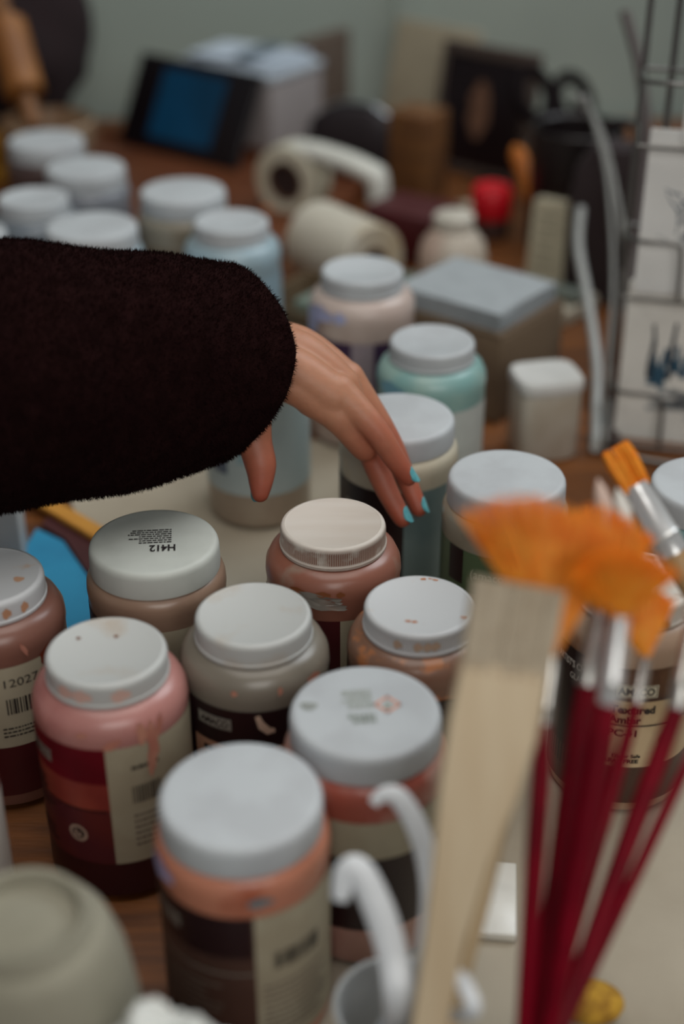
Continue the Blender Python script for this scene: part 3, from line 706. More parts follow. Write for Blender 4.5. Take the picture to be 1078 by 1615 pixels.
# jar the brushes stand in (below the frame)
def cup(name, label, cat, x, y, prof, m, seg=48):
    t = thing(name, label, cat, (x, y, ZT))
    MB().lathe(prof, seg).build('body', m, t); return t
CUPP = [(0, 0), (.058, 0), (.061, .003), (.0735, .098), (.0745, .102), (.0720, .103), (.0705, .098), (.0585, .0055), (0, .005)]
cup('brush_jar', 'stoneware jar holding the red-handled brushes', 'jar', .056, .383, [(r, z*.82) for r, z in CUPP], mat('stoneware', (150, 140, 128), .5, (120, 108, 96), 20))
cup('brush_cup', 'small stoneware cup holding the flat orange brush', 'cup', .305, .572, [(r*.55, z*.85) for r, z in CUPP], mat('stoneware', (150, 140, 128), .5))

# ------------------------------------------------------------------ front of the table
# upturned bisque pot, lower left
t = thing('bisque_pot', 'upturned cream bisque pot with a round foot ring in front of the pink jar', 'pot', (-.146, .466, ZT))
t.scale = (.89, .89, 1.04)
M_bq = mat('bisque_clay', (146, 142, 126), .85, (134, 130, 114), 16, (.4, .65), .15, 300)
MB().lathe([(.050, 0), (.0545, .0), (.0565, .02), (.0570, .06), (.0555, .095), (.0510, .122), (.0450, .138), (.0395, .1455), (.0370, .1462), (.0345, .1515), (.0325, .1540), (.0300, .1530), (.0275, .1460), (.0200, .1450), (.0120, .1470), (0, .1475)], 72).build('body', M_bq, t)
# crumpled white paper towel at the bottom border
def towel():
    rn = random.Random(11); bm = bmesh.new(); bmesh.ops.create_icosphere(bm, subdivisions=5, radius=1)
    from mathutils import noise
    for v in bm.verts:
        p = v.co.copy(); d = 1+.30*noise.noise(p*1.6+Vector((3, 1, 7)))+.16*abs(noise.noise(p*3.6))-.10*abs(noise.noise(p*7.5))
        v.co = Vector((p.x*.035*d, p.y*.020*d, max(-.068, math.copysign(abs(p.z)**.6, p.z)*.070*d-p.x*.010)))
    mb = MB(); bm.verts.index_update(); mb.add([v.co.copy() for v in bm.verts], [tuple(v.index for v in f.verts) for f in bm.faces]); bm.free()
    o = mb.build('paper_towel', mat('towel_white', (214, 216, 212), .85), loc=(-.074, .424, ZT+.068), ang=180)
    tag(o, 'crumpled white paper towel between the bisque pot and the front jar', 'towel')
towel()
# clear tub with hooked white plastic handles
M_tub = mat('plastic_clear', (206, 210, 212), .3, trans=.55)
M_plw = mat('plastic_white', (216, 220, 224), .35)
t = thing('plastic_tub', 'cloudy white plastic tub left of the flat wide brush', 'tub', (.027, .493, ZT))
MB().lathe([(0, 0), (.026, 0), (.0285, .003), (.0300, .064), (.0315, .065), (.0315, .068), (.0290, .068), (.0280, .064), (.0265, .005), (0, .004)], 48).build('body', M_tub, t)
def hook(lab, pts, rad, flat=.55):
    pts = [Vector(q) for q in pts]; o0 = Vector((pts[-1].x, pts[-1].y, pts[-1].z))
    t = thing('plastic_scoop', lab, 'scoop', tuple(o0), 0, 'white hooked scoops standing in the tub')
    p, r = smoothpath([q-o0 for q in pts], 8, rad)
    MB().tube(p, r, 14, flat, VIEW).build('handle', M_plw, t)
    d = (pts[-1]-pts[-2]).normalized()
    MB().ball(Vector((0, 0, .012)), .009, 16, (1, .7, 1.1)).build('bowl', M_plw, t)
hook('white plastic scoop whose hooked handle rises highest beside the printed lid', [(0.0153, 0.5302, 0.1699), (0.0200, 0.5324, 0.1737), (0.0278, 0.5318, 0.1726), (0.0362, 0.5251, 0.1613), (0.0420, 0.5142, 0.1466), (0.0434, 0.4973, 0.1338), (0.0394, 0.4782, 0.1112), (.038, .490, .05), (.034, .492, .010)], [.0026, .004, .0052, .0056, .0056, .0056, .0056, .0056, .0056])
hook('white plastic scoop with lower broader hooked handle next to the front jar', [(-0.0009, 0.4844, 0.1513), (0.0018, 0.4908, 0.1621), (0.0081, 0.4914, 0.1631), (0.0170, 0.4826, 0.1482), (0.0242, 0.4708, 0.1281), (0.0266, 0.4602, 0.1101), (.026, .475, .06), (.016, .478, .010)], [.004, .006, .007, .0075, .0075, .0075, .007, .007])
hook('small white plastic scoop end standing right in the tub', [(0.0470, 0.4528, 0.1272), (0.0517, 0.4558, 0.1323), (0.0569, 0.4534, 0.1282), (0.0575, 0.4469, 0.1172), (.026, .494, .06), (.010, .497, .010)], [.003, .0036, .004, .004, .004, .004])
# small white test tile lying on the paper behind the brush handles
o = MB().box((-.012, .012), (-.030, .030), (0, .006), bev=.0012).build('test_tile', mat('tile_white', (232, 230, 222), .25), loc=(0.0941, 0.6270, 0.0022))
o.rotation_euler = (0, 0, R(-6)); tag(o, 'small bright white glazed test tile lying on the paper behind the red handles', 'tile')
t = MB().ball((0, 0, .010), .014, 20, (1.3, 1, .72)).build('yellow_sponge', mat('sponge_ochre', (196, 150, 50), .9, (160, 116, 36), 120, (.4, .6), .6, 300), loc=(0.1389, 0.5435, 0.0022))
tag(t, 'small ochre sponge on the paper at the foot of the red handles', 'sponge')

# ------------------------------------------------------------------ behind the left jar: blue folder, dark block, ruler, carton
def slabq(name, px, z, th, m, label, cat):
    vs = [Vector(q) for q in px]; c = sum(vs, Vector())/len(vs); n = len(vs)
    lo = [Vector((v.x-c.x, v.y-c.y, 0)) for v in vs]; hi = [v+Vector((0, 0, th)) for v in lo]
    o = MB().add(lo+hi, [tuple(range(n-1, -1, -1)), tuple(range(n, 2*n))]+[(i, (i+1) % n, n+(i+1) % n, n+i) for i in range(n)]).build(name, m, smooth=False, loc=(c.x, c.y, z))
    return tag(o, label, cat)
slabq('blue_folder', [(-0.2756, 1.0013, 0.0022), (-0.2671, 1.0647, 0.0022), (-0.2402, 1.0436, 0.0022), (-0.2023, 0.9726, 0.0022), (-0.1867, 0.8687, 0.0022), (-0.2491, 0.8687, 0.0022)], ZT, .003, mat('folder_blue', (46, 148, 190), .6, (40, 134, 176), 12), 'bright blue card folder lying between the brown jar and the printed lid', 'folder')
slabq('maroon_card', [(-0.2637, 1.0700, 0.0022), (-0.2576, 1.0930, 0.0022), (-0.2123, 1.0395, 0.0022), (-0.2030, 0.9773, 0.0022), (-0.2384, 1.0457, 0.0022)], ZT, .004, mat('block_maroon', (70, 26, 28), .6), 'dark maroon card lying behind the blue folder', 'card')
o = MB().box((-.075, .075), (-.008, .008), (0, .006), bev=.001).build('wooden_ruler', mat('ruler_wood', (206, 146, 60), .5, (182, 122, 44), 20, stretch=(1, 8, 1)), loc=(-0.2384, 1.0750, 0.0064))
o.rotation_euler = (0, 0, R(-44)); tag(o, 'ochre wooden strip lying across the dark card under the sleeve', 'ruler')
t = thing('white_carton', 'pale grey carton standing under the sleeve at the left border', 'box', (-.315, 1.005, ZT), R(10))
MB().box((-.05, .05), (-.035, .035), (0, .085), bev=.002).build('body', mat('carton_grey', (176, 180, 182), .6), t)
MB().box((-.0505, .0505), (-.0355, .0355), (.085, .094), bev=.002).build('lid', mat('carton_pale', (190, 192, 194), .6), t)

# ------------------------------------------------------------------ middle right: box, pads, white cup
bx, by = .141, 1.362
t = thing('cardboard_box', 'grey-brown cardboard box on the table behind the teal jar', 'box', (bx, by, ZT-.002), R(-38))
M_cb = mat('card_brown', (106, 88, 68), .8, (94, 76, 58), 10)
MB().box((-.065, .065), (-.060, .060), (0, .092), bev=.003).build('body', M_cb, t)
for sx in (-1, 1): MB().box((min(0, sx*.064), max(0, sx*.064)), (-.0605, .0605), (.0922, .0945)).build('flap', M_cb, t, smooth=False)
o = MB()
for i in range(9):
    a = R(random.uniform(-3, 3)); o.box((-.062, .062), (-.054, .054), (i*.0022, i*.0022+.0018), Matrix.Rotation(a, 4, 'Z'))
o = o.build('paper_pad', mat('pad_grey', (156, 162, 166), .75), smooth=False, loc=(bx-.004, by+.004, .0945)); o.rotation_euler = (0, 0, R(-36))
tag(o, 'stack of pale grey paper sheets on top of the cardboard box', 'paper')
t = thing('plastic_beaker', 'small cloudy white beaker with lid in front of the cardboard box', 'beaker', (.193, 1.222, 0), R(12))
t.scale = (.9, .9, .9)
M_bk = mat('beaker_white', (196, 190, 178), .4, (178, 168, 152), 12)
def rbox(w, d, prof):
    mb = MB(); n = 32; vs = []; fs = []
    for i in range(n):
        a = 2*math.pi*i/n; ex = .45; ca, sa = math.cos(a), math.sin(a)
        px, py = math.copysign(abs(ca)**ex, ca)*w, math.copysign(abs(sa)**ex, sa)*d
        for k, z in prof: vs.append((px*k, py*k, z))
    m = len(prof)
    for i in range(n):
        q = (i+1) % n
        for j in range(m-1): fs.append((i*m+j, q*m+j, q*m+j+1, i*m+j+1))
    return mb.add(vs, fs)
rbox(.034, .030, [(0, 0), (.92, 0), (1, .004), (1, .078), (0, .078)]).build('body', M_bk, t)
rbox(.034, .030, [(1.03, .078), (1.05, .080), (1.05, .088), (1.0, .091), (0, .091)]).build('lid', mat('beaker_lid', (206, 206, 204), .4), t)
# pale crumpled tube and cream booklets on top of the box
def bottle(name, label, cat, x, y, z, prof, m, cap=None, capm=None, grp=None, tilt=0):
    t = thing(name, label, cat, (x, y, z), 0, grp); t.rotation_euler = (0, tilt, 0)
    MB().lathe(prof, 32).build('body', m, t)
    if cap: MB().lathe(cap, 32).build('cap', capm, t)
    return t
# ------------------------------------------------------------------ far right clutter
bottle('lotion_bottle', 'stout whitish bottle with sloping shoulders behind the paper pad', 'bottle', .132, 1.62, 0, [(0, 0), (.036, 0), (.040, .006), (.041, .05), (.037, .068), (.026, .082), (.022, .086), (0, .086)], mat('bottle_cream', (190, 180, 166), .45, (196, 172, 158), 12), [(.023, .086), (.024, .087), (.024, .100), (.020, .103), (0, .103)], mat('cap_cream', (196, 190, 178), .4))
t = thing('booklet', 'cream booklet standing upright in front of the scissors', 'booklet', (0.2519, 1.6481, 0.0000), R(-30))
t.scale = (.88, .9, .9)
M_bkl = mat('booklet_cream', (190, 182, 158), .6, (176, 168, 146), 8)
Mt = Matrix.Rotation(R(-8), 4, 'X')
MB().box((-.030, .030), (-.010, -.008), (0, .118), Mt).build('cover', M_bkl, t, smooth=False)
MB().box((-.029, .029), (-.0079, .008), (.001, .116), Mt).build('pages', mat('pages_white', (200, 194, 178), .7), t, smooth=False)
MB().box((-.030, .030), (.0081, .010), (0, .118), Mt).build('cover', M_bkl, t, smooth=False)
mb = MB()
for i in range(5): mb.box((-.022, .010-.003*(i % 3)), (-.0104, -.0101), (.03+.016*i, .035+.016*i), Mt)
mb.build('text_lines', mat('print_olive', (140, 134, 116), .6), t, smooth=False)
o = MB().box((-.060, .060), (-.035, .035), (0, .020), bev=.003).build('soap_box', mat('box_cream', (184, 176, 158), .6), loc=(.235, 1.585, 0)); o.rotation_euler = (0, 0, R(-40)); tag(o, 'flat cream box lying between the whitish bottle and the booklet', 'box')
o = MB().box((-.050, .050), (-.012, .012), (0, .014), bev=.003).build('grey_eraser', mat('eraser_green_grey', (112, 120, 112), .6), loc=(0.2023, 1.7111, 0.0210)); o.rotation_euler = (0, 0, R(-38)); o.location = (.238, 1.575, .020); tag(o, 'grey-green strip lying on the flat cream box', 'eraser')
# red capped pot, orange-handled brush, scissors in a dark cup
t = bottle('red_capped_pot', 'small dark pot with bright red cap before the black picture', 'pot', .198, 1.83, 0, [(0, 0), (.023, 0), (.025, .004), (.025, .028), (0, .028)], mat('pot_dark', (70, 50, 46), .5), [(.0255, .028), (.027, .030), (.027, .064), (.023, .069), (0, .069)], mat('cap_red', (206, 16, 34), .4))
cx, cy = .300, 1.80
t = thing('tool_cup', 'black cup of scissors and tools behind the cream booklet', 'cup', (cx, cy, 0))
MB().lathe([(0, 0), (.054, 0), (.056, .004), (.060, .155), (.058, .157), (.055, .154), (.051, .006), (0, .005)], 40).build('body', mat('cup_black', (28, 20, 22), .4), t)
M_sb = mat('scissor_black', (16, 8, 10), .8, spec=.1); M_steel = mat('steel', (176, 178, 180), .3, metal=.9)
def scissors(label, base, top, spread, yaw):
    b, tp = Vector(base), Vector(top); ax = (tp-b).normalized(); side = Vector((math.cos(yaw), math.sin(yaw), 0)); side = (side-ax*side.dot(ax)).normalized(); nr = ax.cross(side)
    t = thing('scissors', label, 'scissors', tuple(b), 0, 'black-handled scissors in the tool cup'); L = (tp-b).length
    for s in (-1, 1):
        MB().tube([ax*.002+side*s*.0005+nr*s*.001, ax*L*.3+side*s*.004+nr*s*.001, ax*L*.55+side*s*.002+nr*s*.001], [.0012, .006, .006], 10, .3, nr).build('blade', M_steel, t)
        c = ax*(L-.040)+side*s*spread; pts = []
        for i in range(25):
            a = 2*math.pi*i/24; pts.append(c+ax*math.cos(a)*.042+side*math.sin(a)*.024)
        MB().tube(pts, .0095, 12).build('finger_loop', M_sb, t)
        MB().tube([ax*L*.52+side*s*.002, ax*L*.62+side*s*.006, c-ax*.034], [.006, .008, .0065], 10).build('shank', M_sb, t)
scissors('black-handled scissors showing both finger loops above the black tool cup', (cx, cy+.004, .010), (0.2919, 2.0251, 0.1661), .029, R(24))
scissors('second black-handled scissors turned edge-on in the tool cup', (cx+.022, cy+.014, .010), (0.3493, 2.0373, 0.1080), .012, R(72))
def stick(name, label, cat, a, b, r, m, m2=None, grp=None):
    a, b = Vector(a), Vector(b); t = thing(name, label, cat, tuple(a), 0, grp)
    d = b-a
    MB().tube([Vector(), d*.1, d*.5, d*.92, d], [r*.7, r, r*1.05, r*.95, r*.4], 14).build('handle', m, t)
    if m2: MB().tube([-d.normalized()*.03, -d.normalized()*.012, Vector()], [r*.3, r*.7, r*.72], 12).build('head', m2, t)
    return t
stick('wooden_tool', 'orange wooden tool handle leaning beside the red capped pot', 'tool', (.262, 1.775, .034), (0.2313, 1.8845, 0.1047), .012, mat('tool_orange', (190, 112, 34), .5, (168, 90, 24), 10), M_steel)
stick('white_tool', 'grey-white plastic tool standing behind the orange wooden handle', 'tool', (.292, 1.80, .04), (0.2599, 1.9385, 0.0979), .008, mat('tool_grey', (150, 150, 146), .5), M_steel)
o = MB().lathe([(0, 0), (.012, 0), (.013, .002), (.013, .024), (.010, .027), (0, .027)], 24).build('bottle_top', mat('cap_blue', (52, 78, 118), .4), loc=(.345, 1.72, .0)); tag(o, 'small dark blue bottle cap on the table before the tool cup', 'cap')
# black picture on its easel back
t = thing('framed_picture', 'dark framed picture propped up at the wall with brownish frame', 'picture', (.200, 2.100, 0), R(-40))
Mp = Matrix.Rotation(R(-10), 4, 'X')
def fr(x0, x1, z0, z1, y0, y1): return MB().box((x0, x1), (y0, y1), (z0, z1), Mp, bev=.002)
M_fr = mat('frame_brown', (78, 66, 60), .5, (66, 54, 48), 14)
fr(-.080, .080, .168, .186, -.012, .012).build('frame_rail', M_fr, t); fr(-.080, .080, 0, .012, -.012, .012).build('frame_rail', M_fr, t)
fr(-.080, -.071, .012, .168, -.012, .012).build('frame_stile', M_fr, t); fr(.071, .080, .012, .168, -.012, .012).build('frame_stile', M_fr, t)
fr(-.072, .072, .011, .169, -.008, .008).build('canvas', mat('picture_black', (24, 12, 16), .4), t)
mb = MB(); pp = [(0, .095)]+[(.018*math.cos(2*math.pi*i/16)*(1+.2*math.sin(3*i)), .095+.042*math.sin(2*math.pi*i/16)) for i in range(16)]
mb.add([Mp @ Vector((a-.004, -.0086, b)) for a, b in pp], [(0, 1+i, 1+(i+1) % 16) for i in range(16)]).build('painted_figure', mat('picture_ochre', (116, 84, 66), .5), t)
MB().add([(-.03, .02, .165), (.03, .02, .165), (.04, .15, 0), (-.04, .15, 0), (-.03, .026, .165), (.03, .026, .165), (.04, .156, 0), (-.04, .156, 0)], [(0, 1, 2, 3), (7, 6, 5, 4), (0, 4, 5, 1), (1, 5, 6, 2), (2, 6, 7, 3), (3, 7, 4, 0)]).build('strut', M_fr, t, smooth=False)
# cream panel leaning beside it
o = MB().box((-.08, .08), (-.006, .006), (0, .19), bev=.002).build('cream_board', mat('board_cream', (168, 158, 136), .7), loc=(.120, 2.235, 0)); o.rotation_euler = (R(-14), 0, R(-42)); tag(o, 'cream board leaning behind the dark framed picture', 'board')
# stapler, roll
t = thing('stapler', 'grey metal stapler lying under the dark framed picture', 'stapler', (0.1680, 2.1454, 0.0000), R(-14))
M_stp = mat('stapler_grey', (120, 126, 128), .35, metal=.4)
MB().box((-.060, .060), (-.016, .016), (0, .008), bev=.002).build('base', M_stp, t)
MB().box((-.055, .060), (-.013, .013), (.022, .042), Matrix.Rotation(R(4), 4, 'Y'), bev=.004).build('arm', M_stp, t)
MB().box((.040, .060), (-.012, .012), (.006, .026)).build('hinge', M_stp, t, smooth=False)
def roll(label, c, axis, r, ri, L, m, m2):
    ax = Vector(axis).normalized(); q = ax.to_track_quat('Z', 'Y'); t = thing('tape_roll', label, 'roll', (c[0], c[1], c[2]), 0, None)
    t.rotation_mode = 'QUATERNION'; t.rotation_quaternion = q
    MB().lathe([(ri, -L/2), (r-.002, -L/2), (r, -L/2+.002), (r, L/2-.002), (r-.002, L/2), (ri, L/2)], 48).build('wound_paper', m, t)
    MB().lathe([(ri-.003, -L/2-.001), (ri, -L/2-.001), (ri, L/2+.001), (ri-.003, L/2+.001), (ri-.003, -L/2-.001)], 48).build('core', m2, t)
M_rl = mat('roll_cream', (200, 196, 178), .6, (188, 180, 158), 10); M_core = mat('core_brown', (92, 62, 44), .8)
t = thing('tape_dispenser', 'white tape dispenser with a big cream roll right of the tablet', 'dispenser', (-.035, 1.865, 0), R(-30))
MB().box((-.050, .125), (-.026, .026), (0, .020), bev=.005).build('base', mat('dispenser_sage', (128, 136, 130), .5), t)
qx = Matrix.Translation((-.035, 0, .064)) @ Matrix.Rotation(R(-90), 4, 'X')
MB().lathe([(.027, -.022), (.0455, -.022), (.0475, -.020), (.0475, .020), (.0455, .022), (.027, .022), (.027, -.022)], 48, M=qx).build('tape', M_rl, t)
MB().lathe([(.0235, -.023), (.0268, -.023), (.0268, .023), (.0235, .023), (.0235, -.023)], 40, M=qx).build('core', M_core, t)
MB().lathe([(0, -.018), (.0232, -.018), (.0232, .018), (0, .018)], 32, M=qx).build('hub', mat('hub_dark', (44, 30, 28), .6), t)
MB().tube(smoothpath([(-.035, 0, .102), (.0, 0, .104), (.05, 0, .098), (.080, 0, .090), (.094, 0, .080), (.098, 0, .018)], 6), .013, 16, 1.5, (0, 1, 0)).build('arm', mat('dispenser_white', (206, 206, 198), .45), t)
roll('wide ivory tape roll lying before the dispenser, its dark hole to the right', (.002, 1.640, .0495), (.60, -.80, .0), .047, .020, .115, mat('roll_ivory', (196, 190, 176), .6, (176, 160, 132), 9), M_core)
# shallow cardboard tray before the rolls
t = thing('cardboard_tray', 'brown cardboard tray edge between the far jars and the lavender jar', 'tray', (-.012, 1.475, 0), R(-35))
for a, b in (((-.07, .07), (-.055, -.052)), ((-.07, .07), (.052, .055)), ((-.07, -.067), (-.055, .055)), ((.067, .07), (-.055, .055))): MB().box(a, b, (0, .055)).build('side_panel', mat('tray_brown', (112, 94, 70), .8), t, smooth=False)
MB().box((-.067, .067), (-.052, .052), (0, .003)).build('bottom_panel', mat('tray_brown', (112, 94, 70), .8), t, smooth=False)
slot = MB().box((-.035, .035), (-.025, .025), (0, .05), bev=.004).build('sage_tin', mat('tin_sage', (122, 136, 126), .45), loc=(-.012, 1.475, .0032)); slot.rotation_euler = (0, 0, R(-35)); tag(slot, 'sage green tin sitting inside the cardboard tray', 'tin')
o = MB().ball((0, 0, .013), .013, 16).build('orange_bead', mat('bead_orange', (206, 110, 30), .5), loc=(-0.1001, 1.8826, 0.0000)); tag(o, 'small orange ball beside the pale blue far jar', 'ball')
# dark box, black pouch, kraft block
o = MB().box((-.05, .05), (-.04, .04), (0, .065), bev=.003).build('maroon_box', mat('box_maroon', (72, 16, 22), .5), loc=(.092, 1.765, 0)); o.rotation_euler = (0, 0, R(-35)); tag(o, 'dark maroon box between the tape roll and the whitish bottle', 'box')
t = thing('black_pouch', 'black zipped pouch standing behind the cream paper roll', 'pouch', (.020, 2.06, 0), R(-25))
rbox(.075, .032, [(0, 0), (.9, 0), (1, .01), (.98, .06), (.85, .095), (.5, .112), (0, .114)]).build('body', mat('pouch_black', (26, 14, 20), .7), t)
MB().tube(smoothpath([(-.05, 0, .104), (-.02, 0, .118), (.02, 0, .118), (.05, 0, .104)], 5), .003, 8).build('zip', M_steel, t)
t = thing('kraft_block', 'ochre-brown wooden brush rest standing between the pouch and the picture', 'holder', (.108, 2.00, 0), R(-35))
MB().box((-.032, .032), (-.03, .03), (0, .125), bev=.003).build('body', mat('kraft_brown', (112, 74, 38), .6, (96, 60, 30), 12, stretch=(8, 8, 1)), t)
for i in range(3): MB().box((-.0325, .0325), (-.0305, .0305), (.03+.035*i, .032+.035*i)).build('groove_band', mat('kraft_dark', (74, 48, 28), .7), t, smooth=False)
o = MB().tube([(-.05, 0, .014), (.05, 0, .014)], .014, 20).build('paper_stub', mat('stub_cream', (160, 150, 130), .7), loc=(.150, 1.88, 0)); o.rotation_euler = (0, 0, R(25)); tag(o, 'short cream paper roll lying before the kraft-coloured holder', 'roll')
slot = MB().box((-.045, .045), (-.03, .03), (0, .016), bev=.004).build('sage_box', mat('tin_sage', (122, 136, 126), .45), loc=(.105, 1.62, 0)); slot.rotation_euler = (0, 0, R(-20)); tag(slot, 'flat sage green tin beside the maroon box', 'tin')
o = MB().box((-.04, .04), (-.02, .02), (0, .03), bev=.004).build('black_case', mat('case_black', (24, 16, 18), .5), loc=(.095, 1.53, 0)); o.rotation_euler = (0, 0, R(-30)); tag(o, 'small black case on the table before the sage tin', 'case')

# ------------------------------------------------------------------ far left: tablet, white box, wooden tray, bag
t = thing('wooden_tray', 'red-brown wooden board under the tablet', 'board', (-.235, 1.97, 0), R(-24))
M_tr = mat('tray_wood', (104, 56, 26), .5, (84, 40, 18), 10, stretch=(1, 9, 1))
MB().box((-.24, .24), (-.19, .19), (0, .022), bev=.003).build('board', M_tr, t)
for s in (-1, 1): MB().box((-.24, .24), (s*.186-.004, s*.186+.004), (.022, .034), bev=.002).build('rim', M_tr, t)
# tablet
t = thing('tablet', 'black tablet with a dim blue screen propped against the white box', 'tablet', (-.250, 2.120, .0225), R(-38))
Mr = Matrix.Rotation(R(-28), 4, 'X'); w = .122; h = .142
MB().box((-w, w), (-.005, .005), (0, h), Mr, bev=.004).build('case', mat('tablet_black', (20, 14, 18), .35), t)
MB().box((-w*.52, w*.52), (-.0058, -.005), (h*.14, h*.88), Mr).build('screen', mat('screen_blue', (10, 42, 66), .3, (8, 26, 40), 14, (.4, .6), emit=((8, 58, 86), .35)), t, smooth=False)
MB().box((-w*.3, w*.3), (.005, .008), (h*.1, h*.5), Mr).build('stand_flap', mat('tablet_black', (20, 14, 18), .35), t, smooth=False)
t = thing('white_box', 'white box with bluish papers on top behind the tablet', 'box', (-.140, 2.215, .0), R(-36))
MB().box((-.090, .090), (-.064, .064), (0, .132), bev=.004).build('body', mat('box_greywhite', (150, 144, 144), .7), t)
MB().box((-.092, .092), (-.066, .066), (.132, .145), bev=.004).build('lid', mat('box_white', (176, 186, 196), .6), t)
o = MB()
for i in range(5): o.box((-.078, .078), (-.052, .052), (i*.002, i*.002+.0016), Matrix.Rotation(R(i*2-4), 4, 'Z'))
o = o.build('paper_sheets', mat('paper_ice', (186, 198, 212), .7), smooth=False, loc=(-.140, 2.215, .1455)); o.rotation_euler = (0, 0, R(-33)); tag(o, 'sheaf of bluish white papers on the white box', 'paper')
o = MB().box((-.014, .014), (-.05, .05), (0, .006), bev=.001).build('grey_clip', mat('clip_slate', (92, 106, 118), .4), loc=(-.125, 2.200, .1555)); o.rotation_euler = (0, 0, R(-28)); tag(o, 'slate grey clip lying on the bluish papers', 'clip')
t = thing('brown_board', 'tall brown board edge standing right of the white box', 'board', (-.030, 2.29, 0), R(-36))
MB().box((-.010, .010), (-.06, .06), (0, .165), bev=.002).build('body', mat('board_taupe', (92, 78, 68), .7), t)
# round cream lid / small bowl behind the left jars
t = thing('cream_bowl', 'small round cream bowl behind the hindmost left jar', 'bowl', (-.405, 1.955, 0), 0)
t.scale = (1.05, 1.05, 2.0)
MB().lathe([(0, 0), (.028, 0), (.032, .006), (.058, .045), (.062, .060), (.059, .062), (.054, .047), (.028, .010), (0, .009)], 40).build('body', mat('bowl_cream', (150, 128, 104), .5, (120, 92, 68), 10), t)
# dark bag and ochre roll, upper left
def bag():
    from mathutils import noise
    t = thing('dark_bag', 'dark maroon cloth bag slumped in the upper left corner', 'bag', (-.60, 2.22, 0))
    bm = bmesh.new(); bmesh.ops.create_icosphere(bm, subdivisions=4, radius=1)
    for v in bm.verts:
        p = v.co.copy(); d = 1+.14*noise.noise(p*1.8)+.06*noise.noise(p*5)
        v.co = Vector((p.x*.225*d, p.y*.14*d, max(0, .17+p.z*.19*d)))
    bm.verts.index_update(); mb = MB().add([v.co.copy() for v in bm.verts], [tuple(v.index for v in f.verts) for f in bm.faces]); bm.free()
    mb.build('body', mat('bag_maroon', (30, 13, 17), .95, (22, 9, 12), 8), t, ang=180)
    MB().tube(smoothpath([(-.1, 0, .33), (-.09, -.02, .42), (.02, -.02, .45), (.1, 0, .33)], 6), .010, 10).build('strap', mat('bag_strap', (34, 18, 22), .8), t)
bag()
t = thing('ochre_roll', 'ochre brown wooden rolling pin leaning against the dark bag', 'roller', (-0.4383, 1.9905, 0.1467)); 
d = Vector((-0.4711, 2.0620, 0.2288))-Vector((-0.4383, 1.9905, 0.1467)); dn = d.normalized()
MB().tube([Vector(), dn*.004, d*.5, d-dn*.004, d], [.024, .028, .028, .028, .024], 24).build('barrel', mat('pin_ochre', (150, 96, 42), .5, (128, 78, 30), 10), t)
MB().tube([-dn*.05, -dn*.03, Vector()], [.010, .013, .012], 16).build('grip', mat('pin_grip', (120, 76, 34), .5), t); MB().tube([d, d+dn*.03, d+dn*.05], [.012, .013, .010], 16).build('grip', mat('pin_grip', (120, 76, 34), .5), t)
t = thing('yellow_cloth', 'mustard yellow folded cloth lying under the rolling pin', 'cloth', (-.545, 2.02, 0))
MB().box((-.075, .075), (-.03, .03), (0, .05), bev=.012).build('fold', mat('cloth_mustard', (150, 104, 24), .9), t); MB().box((-.07, .07), (-.028, .03), (.05, .085), bev=.012).build('fold', mat('cloth_mustard', (150, 104, 24), .9), t)

# ------------------------------------------------------------------ wire rack with cards, right
M_wire = mat('rack_wire', (110, 108, 106), .35, metal=.7); M_cardw = mat('card_white', (222, 222, 220), .7, (216, 216, 214), 10)
M_cardw2 = mat('card_cream', (220, 218, 212), .7)
M_inkb = mat('ink_bluegrey', (92, 104, 118), .7); M_ind = mat('ink_indigo', (40, 78, 100), .6); M_wash = mat('ink_wash', (150, 154, 156), .7)
YAW = R(-14)
rack = thing('card_rack', 'grey wire card rack standing at the right behind the jars', 'rack', (.365, 1.245, 0), YAW)
def wire(name, pts, r=.0022): return MB().tube(pts, r, 8).build(name, M_wire, rack)
for sx in (-.105, -.080, .105): wire('upright', [(sx, .03, 0), (sx, .03, .25), (sx, .03, .52)], .0030)
for z in (.015, .20, .345, .50): wire('crossbar', [(-.105, .03, z), (.105, .03, z)], .0022)
wire('foot', smoothpath([(-.105, .03, .003), (-.10, -.06, .003), (.10, -.06, .003), (.105, .03, .003)], 6), .003)
for z in (.0, .150, .290):
    y0 = -.035
    wire('pocket', smoothpath([(-.105, y0+.06, z+.055), (-.098, y0-.004, z+.060), (-.060, y0-.010, z+.060), (-.052, y0-.010, z+.05), (-.050, y0-.010, z+.006)], 5), .0020)
    wire('pocket', smoothpath([(.105, y0+.06, z+.055), (.098, y0-.004, z+.060), (.060, y0-.010, z+.060), (.052, y0-.010, z+.05), (.050, y0-.010, z+.006)], 5), .0020)
    wire('ledge', [(-.105, y0+.06, z+.006), (-.10, y0-.010, z+.006), (.10, y0-.010, z+.006), (.105, y0+.06, z+.006)], .0020)
Mk = Matrix.Translation((.365, 1.245, 0)) @ Matrix.Rotation(YAW, 4, 'Z')
